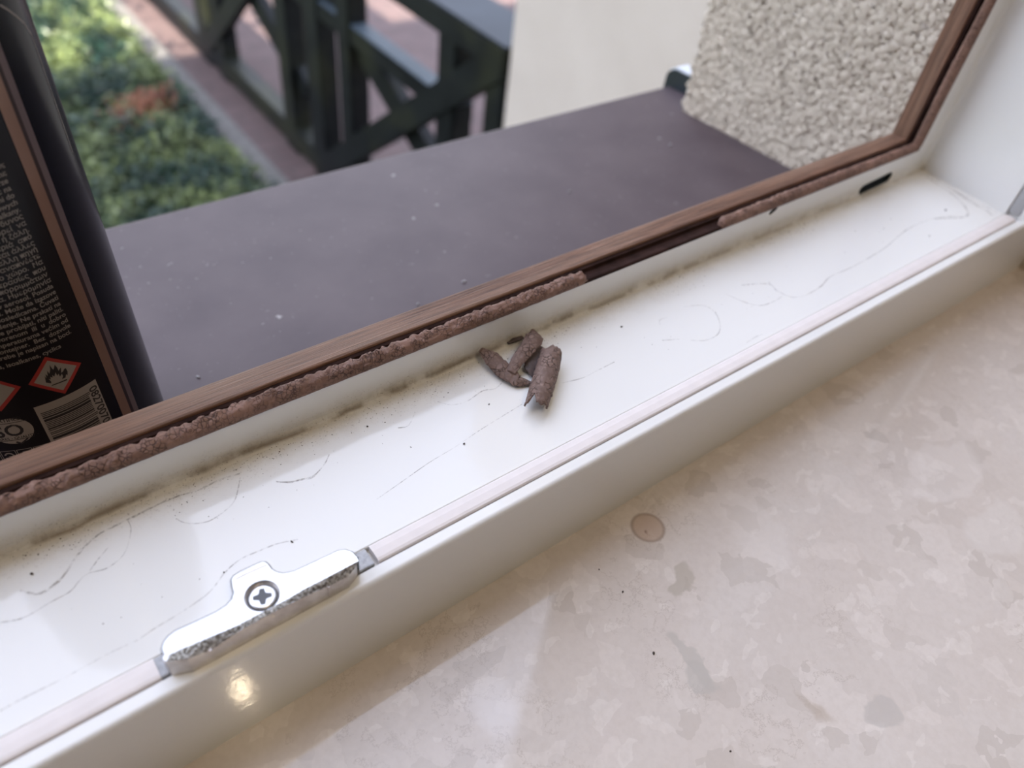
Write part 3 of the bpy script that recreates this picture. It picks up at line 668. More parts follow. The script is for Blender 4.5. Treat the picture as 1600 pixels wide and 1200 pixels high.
# fine dust grains along the corner
bm = bmesh.new()
for i in range(900):
    x_ = random.uniform(-0.06, 0.34); d = abs(random.gauss(0, 0.0042)) if random.random() < 0.85 else random.uniform(0, 0.03)
    if mnoise.noise(V((x_ * 40, d * 60, 2))) < -0.05: continue
    y_ = 0.0508 - d
    if y_ < 0.01: continue
    r = random.uniform(0.00005, 0.00012) * (1.6 if random.random() < 0.08 else 1)
    rr = bmesh.ops.create_icosphere(bm, subdivisions=1, radius=r)
    for v in rr['verts']: v.co = V((x_ + v.co.x * 1.5, y_ + v.co.y, ZL + max(v.co.z, -r * 0.4) + r * 0.3))
M['grain'] = simple('brown_dust', (0.11, 0.08, 0.06), 0.9, vary=0.4, scale=2000)
o = obj('dust_grains', bm, 'grain'); tag(o, 'fine dark dust grains gathered along the back corner of the rebate', 'dust', kind='stuff')

# ------------------------------------------------------------------ marble sill, room
XI = 0.4228
o = obj('marble_sill', box_bm(-0.90, 0.50, -0.27, 0.010, ZM - 0.03, ZM, 0.002, seg=3), 'marble')
tag(o, 'polished beige reconstituted marble inner sill below the white frame', 'window sill')
def struct(name, bm, mt, label=None):
    o = obj(name, bm, mt); o['kind'] = 'structure'
    if label: o['label'] = label
    return o
YO, YI = 0.228, -0.24
# window wall: pieces round the opening
bm = bmesh.new()
box_bm(XI, 3.0, YI, YO - 0.006, -1.77, 3.0, bm=bm); box_bm(-3.2, -0.867, YI, YO - 0.006, -1.77, 3.0, bm=bm)
box_bm(-0.867, XI, YI, YO - 0.006, Z1 + 0.04, 3.0, bm=bm); box_bm(-0.867, XI, YI, YO - 0.006, -1.77, ZM - 0.031, bm=bm)
struct('wall_front', bm, 'reveal_paint')
struct('floor', box_bm(-3.2, 3.0, -4.2, YI, -0.95, -0.85), simple('oak_floor', (0.34, 0.24, 0.16), 0.4, vary=0.3, scale=8))
struct('ceiling', box_bm(-3.2, 3.0, -4.2, YI, 1.75, 1.85), 'room')
struct('wall_back', box_bm(-3.2, 3.0, -4.3, -4.2, -0.95, 3.0), 'room')
struct('wall_left', box_bm(-3.3, -3.2, -4.3, YI, -0.95, 1.85), 'room')
struct('wall_right', box_bm(3.0, 3.1, -4.3, YI, -0.95, 1.85), 'room')
# ceiling lamp whose small reflections show on the frame face and the marble
pf = ony(378, 1076, -0.003); rd = (pf - CAMLOC).normalized(); rd.y = -rd.y
lp = pf + rd * 1.0
t_ = 1.0
lampz = 1.60
# the reflected ray heads down from the frame face onto the marble and up again
pm_ = pf + rd * ((ZM - pf.z) / rd.z); ru = V((rd.x, rd.y, -rd.z))
lamp_pos = pm_ + ru * ((lampz - pm_.z) / ru.z)
ld = bpy.data.lights.new('ceiling_bulb', 'POINT'); ld.energy = 5.2; ld.color = (1.0, 0.80, 0.55); ld.shadow_soft_size = 0.010
lo_ = bpy.data.objects.new('ceiling_bulb', ld); COL.objects.link(lo_); lo_.location = lamp_pos
print('lamp at', lamp_pos)

# ------------------------------------------------------------------ outer sill
def sz(y_): return -0.0020 - 0.045 * (y_ - 0.07)
YE = 0.2630
vv = [(0.060, sz(0.060)), (YE - 0.003, sz(YE - 0.003)), (YE - 0.0009, sz(YE) - 0.0006), (YE, sz(YE) - 0.0025), (YE, sz(YE) - 0.035), (YE - 0.0015, sz(YE) - 0.035), (YE - 0.0015, sz(YE) - 0.004), (YE - 0.003, sz(YE) - 0.0022), (0.060, sz(0.060) - 0.0018)]
root = empty('outer_sill', (0.0, 0.16, sz(0.16)), 'dusty brown metal outer window sill in front of the dark railing', 'window sill')
verts = [(x_, a, b) for x_ in (-0.90, 0.436) for a, b in vv]; k = len(vv)
faces = [(i, (i + 1) % k, k + (i + 1) % k, k + i) for i in range(k)] + [tuple(range(k)), tuple(range(k, 2 * k))[::-1]]
o = obj('sill_sheet', fixn(mesh('sill_sheet', verts, faces)), 'sill'); child(o, root)
# end cap: rounded upstand standing up at the right end
M['cap'] = simple('blue_black_cap', (0.018, 0.026, 0.034), 0.3, vary=0.1)
M['cap_sheen'] = simple('cap_edge_sky_sheen', (0.72, 0.76, 0.84), 0.35, vary=0.05)  # sky reflection on the cap's top painted as pale blue
ol = [(0.10, sz(0.10) - 0.02), (0.10, sz(0.10) + 0.012)] + [(0.2572 + 0.0085 * math.sin(math.radians(a)), sz(0.26) + 0.0045 + 0.0085 * math.cos(math.radians(a))) for a in range(0, 91, 15)] + [(0.2657, sz(0.26) - 0.036)]
def yz_prism(name, ol, x0, x1, mt):
    k = len(ol); vs_ = [(x, a, b) for x in (x0, x1) for a, b in ol]
    return obj(name, fixn(mesh(name, vs_, [(i, (i + 1) % k, k + (i + 1) % k, k + i) for i in range(k)] + [tuple(range(k)), tuple(range(k, 2 * k))[::-1]])), mt)
o = yz_prism('end_cap', ol, 0.4345, 0.4372, 'cap'); child(o, root); o['label'] = 'blue-black plastic end cap'
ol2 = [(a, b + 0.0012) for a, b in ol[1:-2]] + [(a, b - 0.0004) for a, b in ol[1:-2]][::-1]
o = yz_prism('cap_edge', ol2, 0.4360, 0.4480, 'cap_sheen'); child(o, root); o['label'] = 'top edge of the end cap, sky reflection painted pale blue'
for i, (p, r) in enumerate((((725, 441), .0011), ((653, 476), .0009), ((1047, 228), .0016), ((310, 590), .0008), ((890, 300), .0008))):
    q = CAMLOC + ray(*p) * 1.0
    y0_ = 0.15
    for _ in range(12):
        pz = onz(p[0], p[1], sz(y0_)); y0_ = pz.y
    o = lump(pz, r * 0.75, 70 + i); o.name = 'pale_speck'; o.data.materials[0] = M['bird']
    tag(o, ['pale speck on the brown sill just above the wood strip centre', 'small pale speck on brown sill left of the brighter speck', 'larger pale speck on brown sill near the plaster reveal', 'small pale speck on brown sill near the black can', 'faint pale speck in the middle of the brown sill'][i], 'speck', 'pale specks on the outer sill')

# ------------------------------------------------------------------ rough plaster reveal and facade
XR = 0.4192
def rough_sheet(name, o0, du, dv, nu, nv, nrm, mt, amp, back=None):
    verts = []; faces = []
    for i in range(nu + 1):
        for j in range(nv + 1):
            p = o0 + du * (i / nu) + dv * (j / nv)
            h = mnoise.noise(p * 640) * 0.55 + mnoise.noise(p * 330 + V((9, 3, 1))) * 0.55 + mnoise.noise(p * 120) * 0.3
            h = amp * (h + 0.3 * abs(mnoise.noise(p * 330 + V((4, 4, 4)))))
            edge_ = 0.0
            q = p + nrm * h
            if i == 0 or i == nu: q = q + (du.normalized()) * (0.0012 * mnoise.noise(p * 350 + V((7, 1, 0))))
            if j == 0: q = q + dv.normalized() * (0.0012 * mnoise.noise(p * 350 + V((1, 8, 0))))
            verts.append(q)
    for i in range(nu):
        for j in range(nv): faces.append((i * (nv + 1) + j, (i + 1) * (nv + 1) + j, (i + 1) * (nv + 1) + j + 1, i * (nv + 1) + j + 1))
    return mesh(name, verts, faces)
me = rough_sheet('plaster', V((XR, 0.066, sz(0.066) - 0.004)), V((0, YO - 0.066 + 0.0, -0.045 * (YO - 0.066))), V((0, 0, 0.34)), 230, 420, V((-1, 0, 0)), 'plaster', 0.00125)
fixn(me)
o = obj('wall_reveal', me, 'plaster', smooth=True)
o['kind'] = 'structure'; o['label'] = 'rough sponge textured beige plaster window reveal beside the brown sill'
# thickness behind it and the facade skin
md = o.modifiers.new('sol', 'SOLIDIFY'); md.thickness = 0.006; md.offset = 1.0 if False else -1.0
o = struct('wall_outer', box_bm(XR + 0.001, 3.0, YO - 0.007, YO - 0.0005, -1.77, 3.0), 'plaster')
# lower cheek of the facade below the sill and left side
struct('wall_outer_lower', box_bm(-3.2, XR + 0.001, YO - 0.0065, YO - 0.001, -1.77, sz(YO) - 0.004), 'plaster')
struct('wall_outer_upper', box_bm(-3.2, 0.30, YO - 0.007, YO - 0.001, Z1 + 0.05, 3.0), 'plaster')

# ------------------------------------------------------------------ annex wall, terrace, railing, lawn
G = -1.77
struct('wall_annex', box_bm(1.40, 1.70, YO, 1.64, G, 2.6), 'render', 'smooth cream rendered side wall of the house extension')
struct('ground', box_bm(-14, 14, YO, 26, G - 0.2, G - 0.02), 'soil')
struct('terrace_paving', box_bm(1.25, 9.0, YO, 12, G - 0.05, G), 'pavers', 'pinkish block paving behind the dark railing')
struct('kerb', box_bm(1.125, 1.248, YO, 12, G - 0.06, G + 0.012, 0.008), 'kerb', 'grey concrete kerb between the lawn and the pink paving')
rail = empty('timber_railing', (1.44, 1.7, G), 'dark timber railing with cross braces running out from the cream wall', 'railing')
def part(name, bm, mt='timber', root=rail): return child(obj(name, bm, mt), root)
def beam(p0, p1, w_, h_, name='brace'):
    d = p1 - p0; L = d.length; bm = box_bm(-L / 2, L / 2, -w_ / 2, w_ / 2, -h_ / 2, h_ / 2, 0.004)
    zax = d.normalized(); a = V((1, 0, 0)); b = zax.cross(a).normalized()
    R = Matrix((zax, a, b)).transposed().to_4x4(); bmesh.ops.transform(bm, matrix=Matrix.Translation((p0 + p1) / 2) @ R, verts=bm.verts)
    return part(name, bm)
part('top_rail', box_bm(1.385, 1.585, 1.65, 9.0, -0.745, -0.665, 0.006))
part('middle_rail', box_bm(1.402, 1.475, 1.90, 9.0, -1.02, -0.951, 0.006))
part('bottom_rail', box_bm(1.39, 1.48, 1.65, 9.0, -1.74, -1.64, 0.006))
M['rail_sheen_dark'] = simple('slate_sky_sheen', (0.040, 0.048, 0.062), 0.6, spec=0.25, vary=0.15, scale=6)  # sky reflection on the rail tops, painted as slate and blue-grey strips
M['rail_sheen'] = simple('blue_grey_sky_sheen', (0.075, 0.100, 0.13), 0.5, spec=0.35, vary=0.15, scale=6)
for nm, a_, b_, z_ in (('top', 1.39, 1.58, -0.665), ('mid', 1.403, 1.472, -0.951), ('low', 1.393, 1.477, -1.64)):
    o = part('added_rail_strip', box_bm(a_, b_, 1.652 if nm != 'mid' else 1.9, 8.99, z_, z_ + 0.006, 0.002), {'mid': 'rail_sheen', 'low': 'timber', 'top': 'rail_sheen_dark'}[nm]); o['label'] = 'added rail top strip, sky reflection painted blue-grey on the upper two rails'
for y0, wd in ((1.655, 0.09), (1.91, 0.10), (2.62, 0.10), (2.89, 0.13), (3.20, 0.12), (4.05, 0.10), (4.30, 0.12), (5.3, 0.12), (6.4, 0.12), (7.5, 0.12)):
    part('post', box_bm(1.395, 1.395 + 0.085, y0, y0 + wd, G, -0.70, 0.005))
for y0, y1 in ((1.70, 2.88), (3.12, 4.30), (4.42, 5.30), (5.42, 6.4)):
    beam(V((1.412, y0 - 0.02, -0.71)), V((1.412, y1, -1.66)), 0.05, 0.10)
    beam(V((1.452, y1, -0.90)), V((1.452, y0, -1.43)), 0.05, 0.11)
# lawn: a thick carpet of small leaves
def leaves(name, n, area, size, mt, hmax, zf=None, bright=None):
    verts = []; faces = []; tint = []
    k = 0
    while k < n:
        x_, y_ = area(); k += 1
        L = random.uniform(*size); w_ = L * random.uniform(0.18, 0.45); a = random.uniform(0, 6.283); el = random.uniform(-0.2, 1.2)
        z_ = G - 0.015 + random.uniform(0, hmax) * (0.6 + 0.8 * abs(mnoise.noise(V((x_ * 3, y_ * 3, 0)))))
        d = V((math.cos(a) * math.cos(el), math.sin(a) * math.cos(el), math.sin(el))); s = V((-math.sin(a), math.cos(a), 0)); dn = V((0, 0, -1))
        p = V((x_, y_, z_)); b = len(verts)
        verts += [p, p + d * L * .5 + s * w_ / 2, p + d * L + dn * L * 0.25, p + d * L * .5 - s * w_ / 2]
        faces.append((b, b + 1, b + 2, b + 3))
        tv = min(1, max(0, 0.40 + 1.3 * mnoise.noise(V((x_ * 5, y_ * 4, 3))) + random.uniform(-0.45, 0.45))); tint += [tv] * 4
    me = mesh(name, verts, faces); at = me.attributes.new('tint', 'FLOAT', 'POINT'); at.data.foreach_set('value', tint)
    return obj(name, me, mt)
def a1():
    while True:
        x_, y_ = (random.uniform(-0.5, 1.12) if random.random() < 0.68 else random.uniform(-1.85, -0.5)), 2.0 + random.random() ** 1.2 * 5.6
        if not (0.72 < x_ < 1.05 and 3.72 < y_ < 3.98 and random.random() < 0.8): return x_, y_
o = leaves('grass', 68000, a1, (0.025, 0.085), 'leaf', 0.13)
tag(o, 'shaggy green grass and low leaves beside the kerb, sunlit further away', 'grass', kind='stuff')
# added unseen tree, crown set in the sun's path to dapple the lawn
tree = empty('added_dapple_tree', (-2.2, 3.2, G), 'added leafy tree left of the lawn, unseen, dappling its sunlight', 'tree')
def tube(name, pts, rad, mt, seg=10):
    vs_ = []; fs = []
    for i, p in enumerate(pts):
        d = (pts[min(i + 1, len(pts) - 1)] - pts[max(0, i - 1)]).normalized(); a = d.orthogonal().normalized(); b = d.cross(a)
        for k in range(seg): t = 2 * math.pi * k / seg; vs_.append(p + (a * math.cos(t) + b * math.sin(t)) * rad[i])
    for i in range(len(pts) - 1):
        for k in range(seg): fs.append((i * seg + k, i * seg + (k + 1) % seg, (i + 1) * seg + (k + 1) % seg, (i + 1) * seg + k))
    return obj(name, fixn(mesh(name, vs_, fs)), mt, smooth=True)
M['bark'] = simple('bark', (0.10, 0.075, 0.055), 0.9, vary=0.3, scale=30, bump=0.6, bdist=0.01)
child(tube('trunk', [V((-2.2, 3.2, G)), V((-2.1, 3.15, -0.3)), V((-1.6, 3.0, 0.8)), V((-0.6, 2.8, 1.3)), V((0.5, 2.6, 1.5))], [0.14, 0.11, 0.08, 0.05, 0.02], 'bark'), tree)
vs_ = []; fs = []; tt = []
for i in range(5200):
    rr = random.random() ** 0.5; a = random.uniform(0, 6.283); p = V((-0.1 + 1.9 * rr * math.cos(a), 2.7 + 1.25 * rr * math.sin(a), 1.3 + random.gauss(0, 0.22)))
    if mnoise.noise(p * 2.3) < 0.14: continue
    if p.z < 0.75: continue
    d = V((random.gauss(0, 1), random.gauss(0, 1), random.gauss(0, 0.5))).normalized(); s2 = d.orthogonal().normalized(); L = random.uniform(0.05, 0.10); b = len(vs_)
    vs_ += [p, p + d * L * .5 + s2 * L * .28, p + d * L, p + d * L * .5 - s2 * L * .28]; fs.append((b, b + 1, b + 2, b + 3)); tt += [random.random()] * 4
me = mesh('foliage', vs_, fs); at = me.attributes.new('tint', 'FLOAT', 'POINT'); at.data.foreach_set('value', tt)
child(obj('foliage', me, 'leaf'), tree)
def a2():
    return random.gauss(0.89, 0.075), random.gauss(3.85, 0.06)
o = leaves('red_leaves', 900, a2, (0.03, 0.06), 'leaf2', 0.14)
tag(o, 'patch of rusty red leaves in the shaded grass', 'leaves', kind='stuff')

# ------------------------------------------------------------------ black spray can
CC = V((-0.0008, 0.125, -0.0035)); CRr = 0.033; TX, TY = -0.016, 0.045
ax = V((TX, TY, 1)).normalized(); e1 = V((1, 0, 0)); e1 = (e1 - ax * ax.x).normalized(); e2 = ax.cross(e1)
def cpt(th, h, r=CRr): return CC + e1 * (r * math.sin(th)) - e2 * (r * math.cos(th)) + ax * h
def cuv(u, v):          # pixel to (theta, height) on the can's wall
    d = ray(u, v); o_ = CAMLOC - CC
    D = (d.dot(e1), d.dot(e2), d.dot(ax)); O = (o_.dot(e1), o_.dot(e2), o_.dot(ax))
    A = D[0] ** 2 + D[1] ** 2; B = O[0] * D[0] + O[1] * D[1]; C_ = O[0] ** 2 + O[1] ** 2 - CRr ** 2
    t = (-B - math.sqrt(max(0, B * B - A * C_))) / A
    return math.atan2(O[0] + t * D[0], -(O[1] + t * D[1])), O[2] + t * D[2]
can = empty('spray_can', CC, 'black spray can with copper stripes and small print standing on the brown sill', 'spray can')
def lathe(name, prof_, mt, parent, seg=96, t0=0.0, t1=2 * math.pi, smooth=True):
    verts = []; faces = []; full = abs(t1 - t0 - 2 * math.pi) < 1e-6; n = seg if full else seg + 1; k = len(prof_)
    for i in range(n):
        th = t0 + (t1 - t0) * i / seg
        for r, h in prof_: verts.append(cpt(th, h, r))
    for i in range(seg):
        a, b = i * k, ((i + 1) % n) * k
        for j in range(k - 1): faces.append((a + j, b + j, b + j + 1, a + j + 1))
    o = obj(name, fixn(mesh(name, verts, faces)), mt, smooth=smooth); return child(o, parent)
R_ = CRr
HT = cuv(25, 26)[1]
HT = 0.172
lathe('can_body', [(0.001, 0.006), (R_ - 0.006, 0.003), (R_ - 0.003, 0.0012), (R_ - 0.0012, 0.0012), (R_ - 0.0004, 0.0022), (R_ - 0.0002, 0.004), (R_, 0.007), (R_, HT)], 'can_blue', can)
lathe('shoulder_rim', [(R_, HT), (R_ + 0.00035, HT + 0.0003), (R_ + 0.0004, HT + 0.0008), (R_ + 0.00005, HT + 0.0012), (R_ - 0.0006, HT + 0.0013)], 'can_rim', can)
lathe('cap', [(R_ - 0.0007, HT + 0.0010), (R_ - 0.0006, HT + 0.025), (R_ - 0.0012, HT + 0.040), (R_ - 0.003, HT + 0.044), (0.001, HT + 0.045)], 'can_cap', can)
deg = math.degrees
tcl = sum(cuv(*p)[0] for p in ((7, 200), (88, 400), (144, 525), (198, 650))) / 4
tcr = sum(cuv(*p)[0] for p in ((27, 200), (107, 400), (212, 645))) / 3
tpl = sum(cuv(*p)[0] for p in ((34, 200), (112, 400))) / 2 * 0.5 + 0.5 * cuv(214, 645)[0]
tpr = sum(cuv(*p)[0] for p in ((48, 200), (123, 400), (173, 525), (222, 645))) / 4
print('stripe thetas', [round(deg(x), 1) for x in (tcl, tcr, tpl, tpr)], [tuple(round(q, 3) for q in cuv(*p)) for p in ((7, 200), (198, 650), (25, 26), (255, 600))])
def patch(name, t0, t1, h0, h1, mt, parent, off=0.00004, nh=2):
    prof_ = [(R_ + off, h0 + (h1 - h0) * i / nh) for i in range(nh + 1)]
    return lathe(name, prof_, mt, parent, seg=max(2, int(abs(t1 - t0) / 0.03)), t0=t0, t1=t1)
lab = patch('back_label', -1.9, tcl - 0.01, 0.008, HT - 0.002, 'can_black', can, 0.00002); lab['label'] = 'printed black warning panel'
patch('copper_stripe', tcl, tcr, 0.008, HT - 0.004, 'copper', can)
patch('dark_stripe', tcr, tpl, 0.008, HT - 0.004, 'dark_print', can)
patch('mauve_stripe', tpl, tpr, 0.008, HT - 0.004, 'pale_print', can)
LP = [(0, 8), (12, 15), (25, 25), (38, 37), (51, 51), (58, 72), (66, 98), (76, 125), (88, 160), (101, 195), (110, 216), (116, 230)]  # light reflection on the can, drawn as a thin painted line
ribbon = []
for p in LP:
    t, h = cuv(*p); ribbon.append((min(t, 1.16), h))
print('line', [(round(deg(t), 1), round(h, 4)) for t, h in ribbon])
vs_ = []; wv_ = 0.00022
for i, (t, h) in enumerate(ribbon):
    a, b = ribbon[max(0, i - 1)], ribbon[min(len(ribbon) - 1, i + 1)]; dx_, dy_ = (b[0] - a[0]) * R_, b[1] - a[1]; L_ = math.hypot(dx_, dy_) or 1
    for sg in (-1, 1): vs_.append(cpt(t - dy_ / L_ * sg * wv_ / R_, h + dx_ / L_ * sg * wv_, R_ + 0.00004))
o = child(obj('painted_reflection_line', mesh('painted_reflection_line', vs_, [(2 * i, 2 * i + 1, 2 * i + 3, 2 * i + 2) for i in range(len(ribbon) - 1)]), M['text_print']), can)
# flat artwork wrapped on the wall: s = arc length, h = height
def wrap(name, loops, mt, parent, off, close=True):
    """loops: list of polygons in (s, h); triangulated and wrapped"""
    bm = bmesh.new()
    for lp_ in loops:
        vs_ = [bm.verts.new((a, b, 0)) for a, b in lp_]; bm.faces.new(vs_)
    bmesh.ops.triangulate(bm, faces=bm.faces)
    for it in range(4):
        lng = [e for e in bm.edges if abs(e.verts[0].co.x - e.verts[1].co.x) > 0.0022]
        if not lng: break
        bmesh.ops.subdivide_edges(bm, edges=lng, cuts=1)
        bmesh.ops.triangulate(bm, faces=bm.faces)
    for v in bm.verts: v.co = cpt(v.co.x / R_, v.co.y, R_ + off)
    bmesh.ops.recalc_face_normals(bm, faces=bm.faces)
    return child(obj(name, bm, mt), parent)
def sh(u, v): t, h = cuv(u, v); return (t * R_, h)
def txt(s, size):
    cu = bpy.data.curves.new('t', 'FONT'); cu.body = s; cu.size = size; cu.resolution_u = 3; cu.offset = 0.018 * size
    o = bpy.data.objects.new('t', cu); COL.objects.link(o); bpy.context.view_layer.update()
    me = bpy.data.meshes.new_from_object(o.evaluated_get(bpy.context.evaluated_depsgraph_get()))
    bpy.data.objects.remove(o); bpy.data.curves.remove(cu); return me
def place_text(s, size, right=None, left=None, h=0.0, width=None, rot=0.0, center=None):
    me = txt(s, size); xs_ = [v.co.x for v in me.vertices]; 
    if not xs_: return None
    x0, x1 = min(xs_), max(xs_); k = (width / (x1 - x0)) if width else 1.0
    P_ = []
    for v in me.vertices:
        x_ = (v.co.x - x0) * k; y_ = v.co.y
        if center is not None:
            x_ -= (x1 - x0) * k / 2; y_ -= size * 0.36; c_, s_ = math.cos(rot), math.sin(rot)
            x_, y_ = center[0] + x_ * c_ - y_ * s_, center[1] + x_ * s_ + y_ * c_
        else: x_ += (right - (x1 - x0) * k); y_ += h
        P_.append((x_, y_))
    fs = [tuple(p.vertices) for p in me.polygons]; bpy.data.meshes.remove(me)
    return P_, fs
def text_obj(name, items, mt, parent, off):
    verts = []; faces = []
    for it in items:
        if not it: continue
        b = len(verts); verts += [cpt(a / R_, h, R_ + off) for a, h in it[0]]; faces += [tuple(b + i for i in f) for f in it[1]]
    return child(obj(name, mesh(name, verts, faces), mt), parent)
LN = [((9, 258), 'm;'), ((10, 270), 'przechowywać w miejscu;'), ((11, 281), 'W razie konieczności zasięgnięcia ograniczone dobrze'), ((16, 293), 'pojemnik lub etykietę. Chronić przed dziećmi, usuwać na'), ((21, 303), 'zawartość i pojemnik zgodnie z przepisami do'), ((26, 315), 'punktu zbiórki odpadów. Zawiera: węglowodory nowych'),
      ((31, 328), 'cykliczne, n-alkany, izo-alkany.'), ((35, 338), 'Αεροζόλ εξαιρετικά εύφλεκτο.  Κίνδυνος'), ((40, 348), 'Η εισπνοή μπορεί  να'), ((44, 358), 'προκαλέσει υπνηλία ή ζάλη.'), ((48, 368), 'παιδιά.  Μακριά  από'), ((53, 379), 'θερμότητα, φλόγες και άλλες'),
      ((57, 389), 'γυμνή φλόγα  ή  άλλη πηγή'), ((61, 398), 'ανάφλεξης. Μην  αναπνέετε'), ((66, 408), 'καλά αεριζόμενο χώρο.  Να'), ((70, 417), 'μην εκτίθεται σε θερμοκρασίες  που'), ((73, 426), 'σε κάδο  απορριμμάτων'), ((79, 435), 'υδρογονάνθρακες μείγματα. Ημερομηνία'), ((82, 445), 'Zapaljiv aerosol. Posuda'),
      ((86, 453), 'Iritira oči i suvoju kožu. Može da izazove'), ((90, 463), 'sa dugotrajnim posledicama. Čuvati'), ((94, 473), 'Zabranjeno pušenje. Ne prskati na'), ((98, 482), 'otvorenom vatrom. Ne probijati, niti paliti.'), ((103, 491), 'Koristiti samo na  otvorenom  ili  u  dobro'), ((106, 500), 'izlagati temperaturama većim od'), ((110, 508), 'u posebnu ambalažu ili  kontejner.  Bez  dozvole'), ((110, 519), 'Rok upotrebe je napisan na boci.')]
items = []
te = None
hs = [cuv(*p)[1] for p, s in LN]; ths = [cuv(*p)[0] for p, s in LN]
n_ = len(LN); mh = sum(hs) / n_; mi = (n_ - 1) / 2; slope_ = sum((i - mi) * (h - mh) for i, h in enumerate(hs)) / sum((i - mi) ** 2 for i in range(n_))
print('text pitch', slope_, 'theta end', [round(deg(x), 1) for x in ths[::6]])
tend = sum(ths) / n_
for i, (p, s) in enumerate(LN):
    t, h = cuv(*p); right = (tend * 0.4 + t * 0.6) * R_
    items.append(place_text(s, abs(slope_) * 1.02, right=right, h=mh + slope_ * (i - mi) - 0.0006, width=None))
p = sh(95, 541); items.append(place_text('Hydrocarbons, n-alkanes, isoalkanes, cyclics', abs(slope_) * 1.02, right=p[0], h=p[1] - 0.0004))
o = text_obj('warning_text', items, 'text_print', can, 0.00005); o['label'] = 'small grey warning print in several languages'
# hazard diamonds
Dc = [sh(*p) for p in ((70, 557.5), (126.7, 566.7), (101.7, 615), (44.2, 600.8))]   # image order: top, right, bottom, left
cx_, cy_ = sum(p[0] for p in Dc) / 4, sum(p[1] for p in Dc) / 4
hw = (abs(Dc[0][0] - Dc[2][0]) + abs(Dc[1][0] - Dc[3][0])) ; hh = (abs(Dc[0][1] - Dc[2][1]) + abs(Dc[1][1] - Dc[3][1]))
print('diamond', [(round(a * 1000, 1), round(b * 1000, 1)) for a, b in Dc], 'c', cx_, cy_)
def diamond(dx, dy, flame):
    q = [(a + dx, b + dy) for a, b in Dc]; c0, c1 = cx_ + dx, cy_ + dy
    root_ = wrap('hazard_diamond', [q], 'red_print', can, 0.00005)
    inn = [(c0 + (a - c0) * 0.80, c1 + (b - c1) * 0.80) for a, b in q]
    child(wrap('diamond_panel', [inn], 'white_print', can, 0.00007), can)
    pn = bpy.context.scene.objects[-1] if False else None
    return root_, c0, c1
diamond(0, 0, True)
p2 = sh(33, 604); dx, dy = p2[0] - Dc[1][0], p2[1] - Dc[1][1]
diamond(dx, dy, False)
# flame pictogram, traced in the crop (origin 0,540, scale 6)
fl = [(480, 352), (430, 345), (418, 285), (435, 305), (425, 265), (447, 285), (440, 235), (462, 262), (470, 225), (462, 180), (488, 215), (500, 225), (512, 178), (535, 205), (548, 235), (570, 200), (572, 255), (590, 240), (600, 218), (615, 210), (632, 240), (632, 275), (618, 268), (612, 300), (580, 312), (590, 285), (578, 262), (562, 290), (548, 262), (535, 280), (520, 250), (508, 290), (490, 275), (492, 300), (470, 290), (476, 318), (455, 310), (478, 335)]
wrap('flame_symbol', [[sh(a / 6, 540 + b / 6) for a, b in fl]], 'black_print', can, 0.00009)
wrap('flame_symbol', [[sh(a / 6, 540 + b / 6) for a, b in ((482, 378), (488, 366), (625, 312), (630, 322))]], 'black_print', can, 0.00009)
# barcode
A_, B_, C2, D2 = sh(50, 636), sh(148, 594), sh(178, 659), sh(84, 696)
x0_, x1_ = (A_[0] + D2[0]) / 2, (B_[0] + C2[0]) / 2; y1_, y0_ = (A_[1] + B_[1]) / 2, (C2[1] + D2[1]) / 2
print('barcode', A_, B_, C2, D2)
y0_ -= 0.004
wrap('barcode_panel', [[(x0_, y0_), (x1_, y0_), (x1_, y1_), (x0_, y1_)]], 'white_print', can, 0.00005)
bars = []; hcur = y1_ - (y1_ - y0_) * 0.13; rb = random.Random(3)
wseq = [1, 1, 1, 1, 1, 1, 2, 1, 3, 1, 1, 1, 1, 1, 1, 1, 1, 1, 2, 1, 1, 2, 1, 1, 1, 2, 1, 1, 3, 1, 2, 1, 1, 1, 1, 1, 3, 2, 1, 1, 1, 1, 1, 1, 1]
unit = (y1_ - y0_) * 0.80 / sum(wseq)
for i, q in enumerate(wseq):
    if i % 2 == 0: bars.append([(x0_ + 0.0009, hcur - q * unit), (x1_ - (0.0036 if i not in (0, 2, 22, 24) else 0.0030), hcur - q * unit), (x1_ - (0.0036 if i not in (0, 2, 22, 24) else 0.0030), hcur), (x0_ + 0.0009, hcur)])
    hcur -= q * unit
wrap('barcode_bars', bars, 'black_print', can, 0.00008)
o = text_obj('barcode_digits', [place_text('0827007001', 0.0034, center=(x1_ - 0.0016, (y0_ + y1_) / 2 - 0.0002), rot=-math.pi / 2, width=(y1_ - y0_) * 0.86)], 'black_print', can, 0.00008)
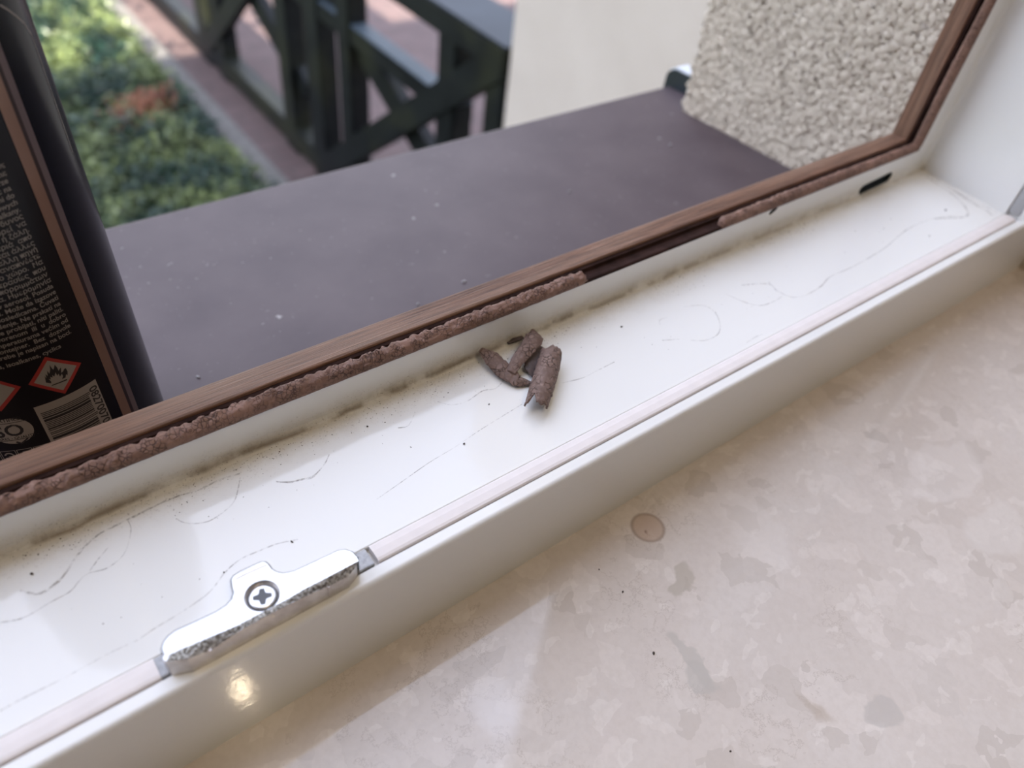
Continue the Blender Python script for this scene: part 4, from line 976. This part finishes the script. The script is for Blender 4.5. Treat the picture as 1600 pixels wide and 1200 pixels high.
# round certificate mark
pr_, pt_, pb_ = sh(53, 677), sh(8, 652), sh(28, 696)
cmid = sh(18, 674); rc = math.hypot(pr_[0] - cmid[0], pr_[1] - cmid[1]); c0 = (cmid[0], cmid[1])
print('mark', rc)
circ = [(c0[0] + rc * math.cos(t * math.pi / 24), c0[1] + rc * 0.92 * math.sin(t * math.pi / 24)) for t in range(48)]
wrap('certificate_mark', [circ], 'white_print', can, 0.00005)
wrap('certificate_lines', [[(c0[0] - rc * 0.88, c0[1] + yy_), (c0[0] + rc * 0.88, c0[1] + yy_), (c0[0] + rc * 0.88, c0[1] + yy_ + 0.00022), (c0[0] - rc * 0.88, c0[1] + yy_ + 0.00022)] for yy_ in (0.0031, -0.0036)], 'black_print', can, 0.00008)
text_obj('certificate_text', [place_text('ISO', 0.0062, center=(sh(9, 674)[0], c0[1] + 0.0004), width=2.3 * math.dist(sh(36, 667), sh(14, 674))), place_text('CERTIFIED', 0.0018, center=(c0[0], c0[1] + 0.0045), width=0.0075), place_text('- CARES - QUALITY -', 0.0013, center=(c0[0], c0[1] - 0.0027), width=0.0120)], 'black_print', can, 0.00008)
ck = [(0.000, -0.0045), (0.0012, -0.0056), (0.0036, -0.0038), (0.0032, -0.0035), (0.0013, -0.0049), (0.0004, -0.0041)]
wrap('check_mark', [[(c0[0] + a - 0.0004, c0[1] + b) for a, b in ck]], 'black_print', can, 0.00008)
# row of little boxed symbols, mostly hidden by the frame
rb0 = sh(3, 712); bxs = []
for k in range(-2, 5):
    xx, yy_ = rb0[0] + k * 0.0043, rb0[1] - 0.0030
    for q in ((0, 0, 0.004, 0.0002), (0, 0.0046, 0.004, 0.0048), (0, 0, 0.0002, 0.0048), (0.0038, 0, 0.004, 0.0048)):
        bxs.append([(xx + q[0], yy_ + q[1]), (xx + q[2], yy_ + q[1]), (xx + q[2], yy_ + q[3]), (xx + q[0], yy_ + q[3])])
wrap('symbol_boxes', bxs, 'text_print', can, 0.00005)
text_obj('symbol_text', [place_text(ch_, 0.0040, center=(rb0[0] + k * 0.0043 + 0.002, rb0[1] - 0.0006)) for k, ch_ in ((-1, '2'), (0, 'Э'), (1, '5'), (2, 'C'))], 'text_print', can, 0.00005)
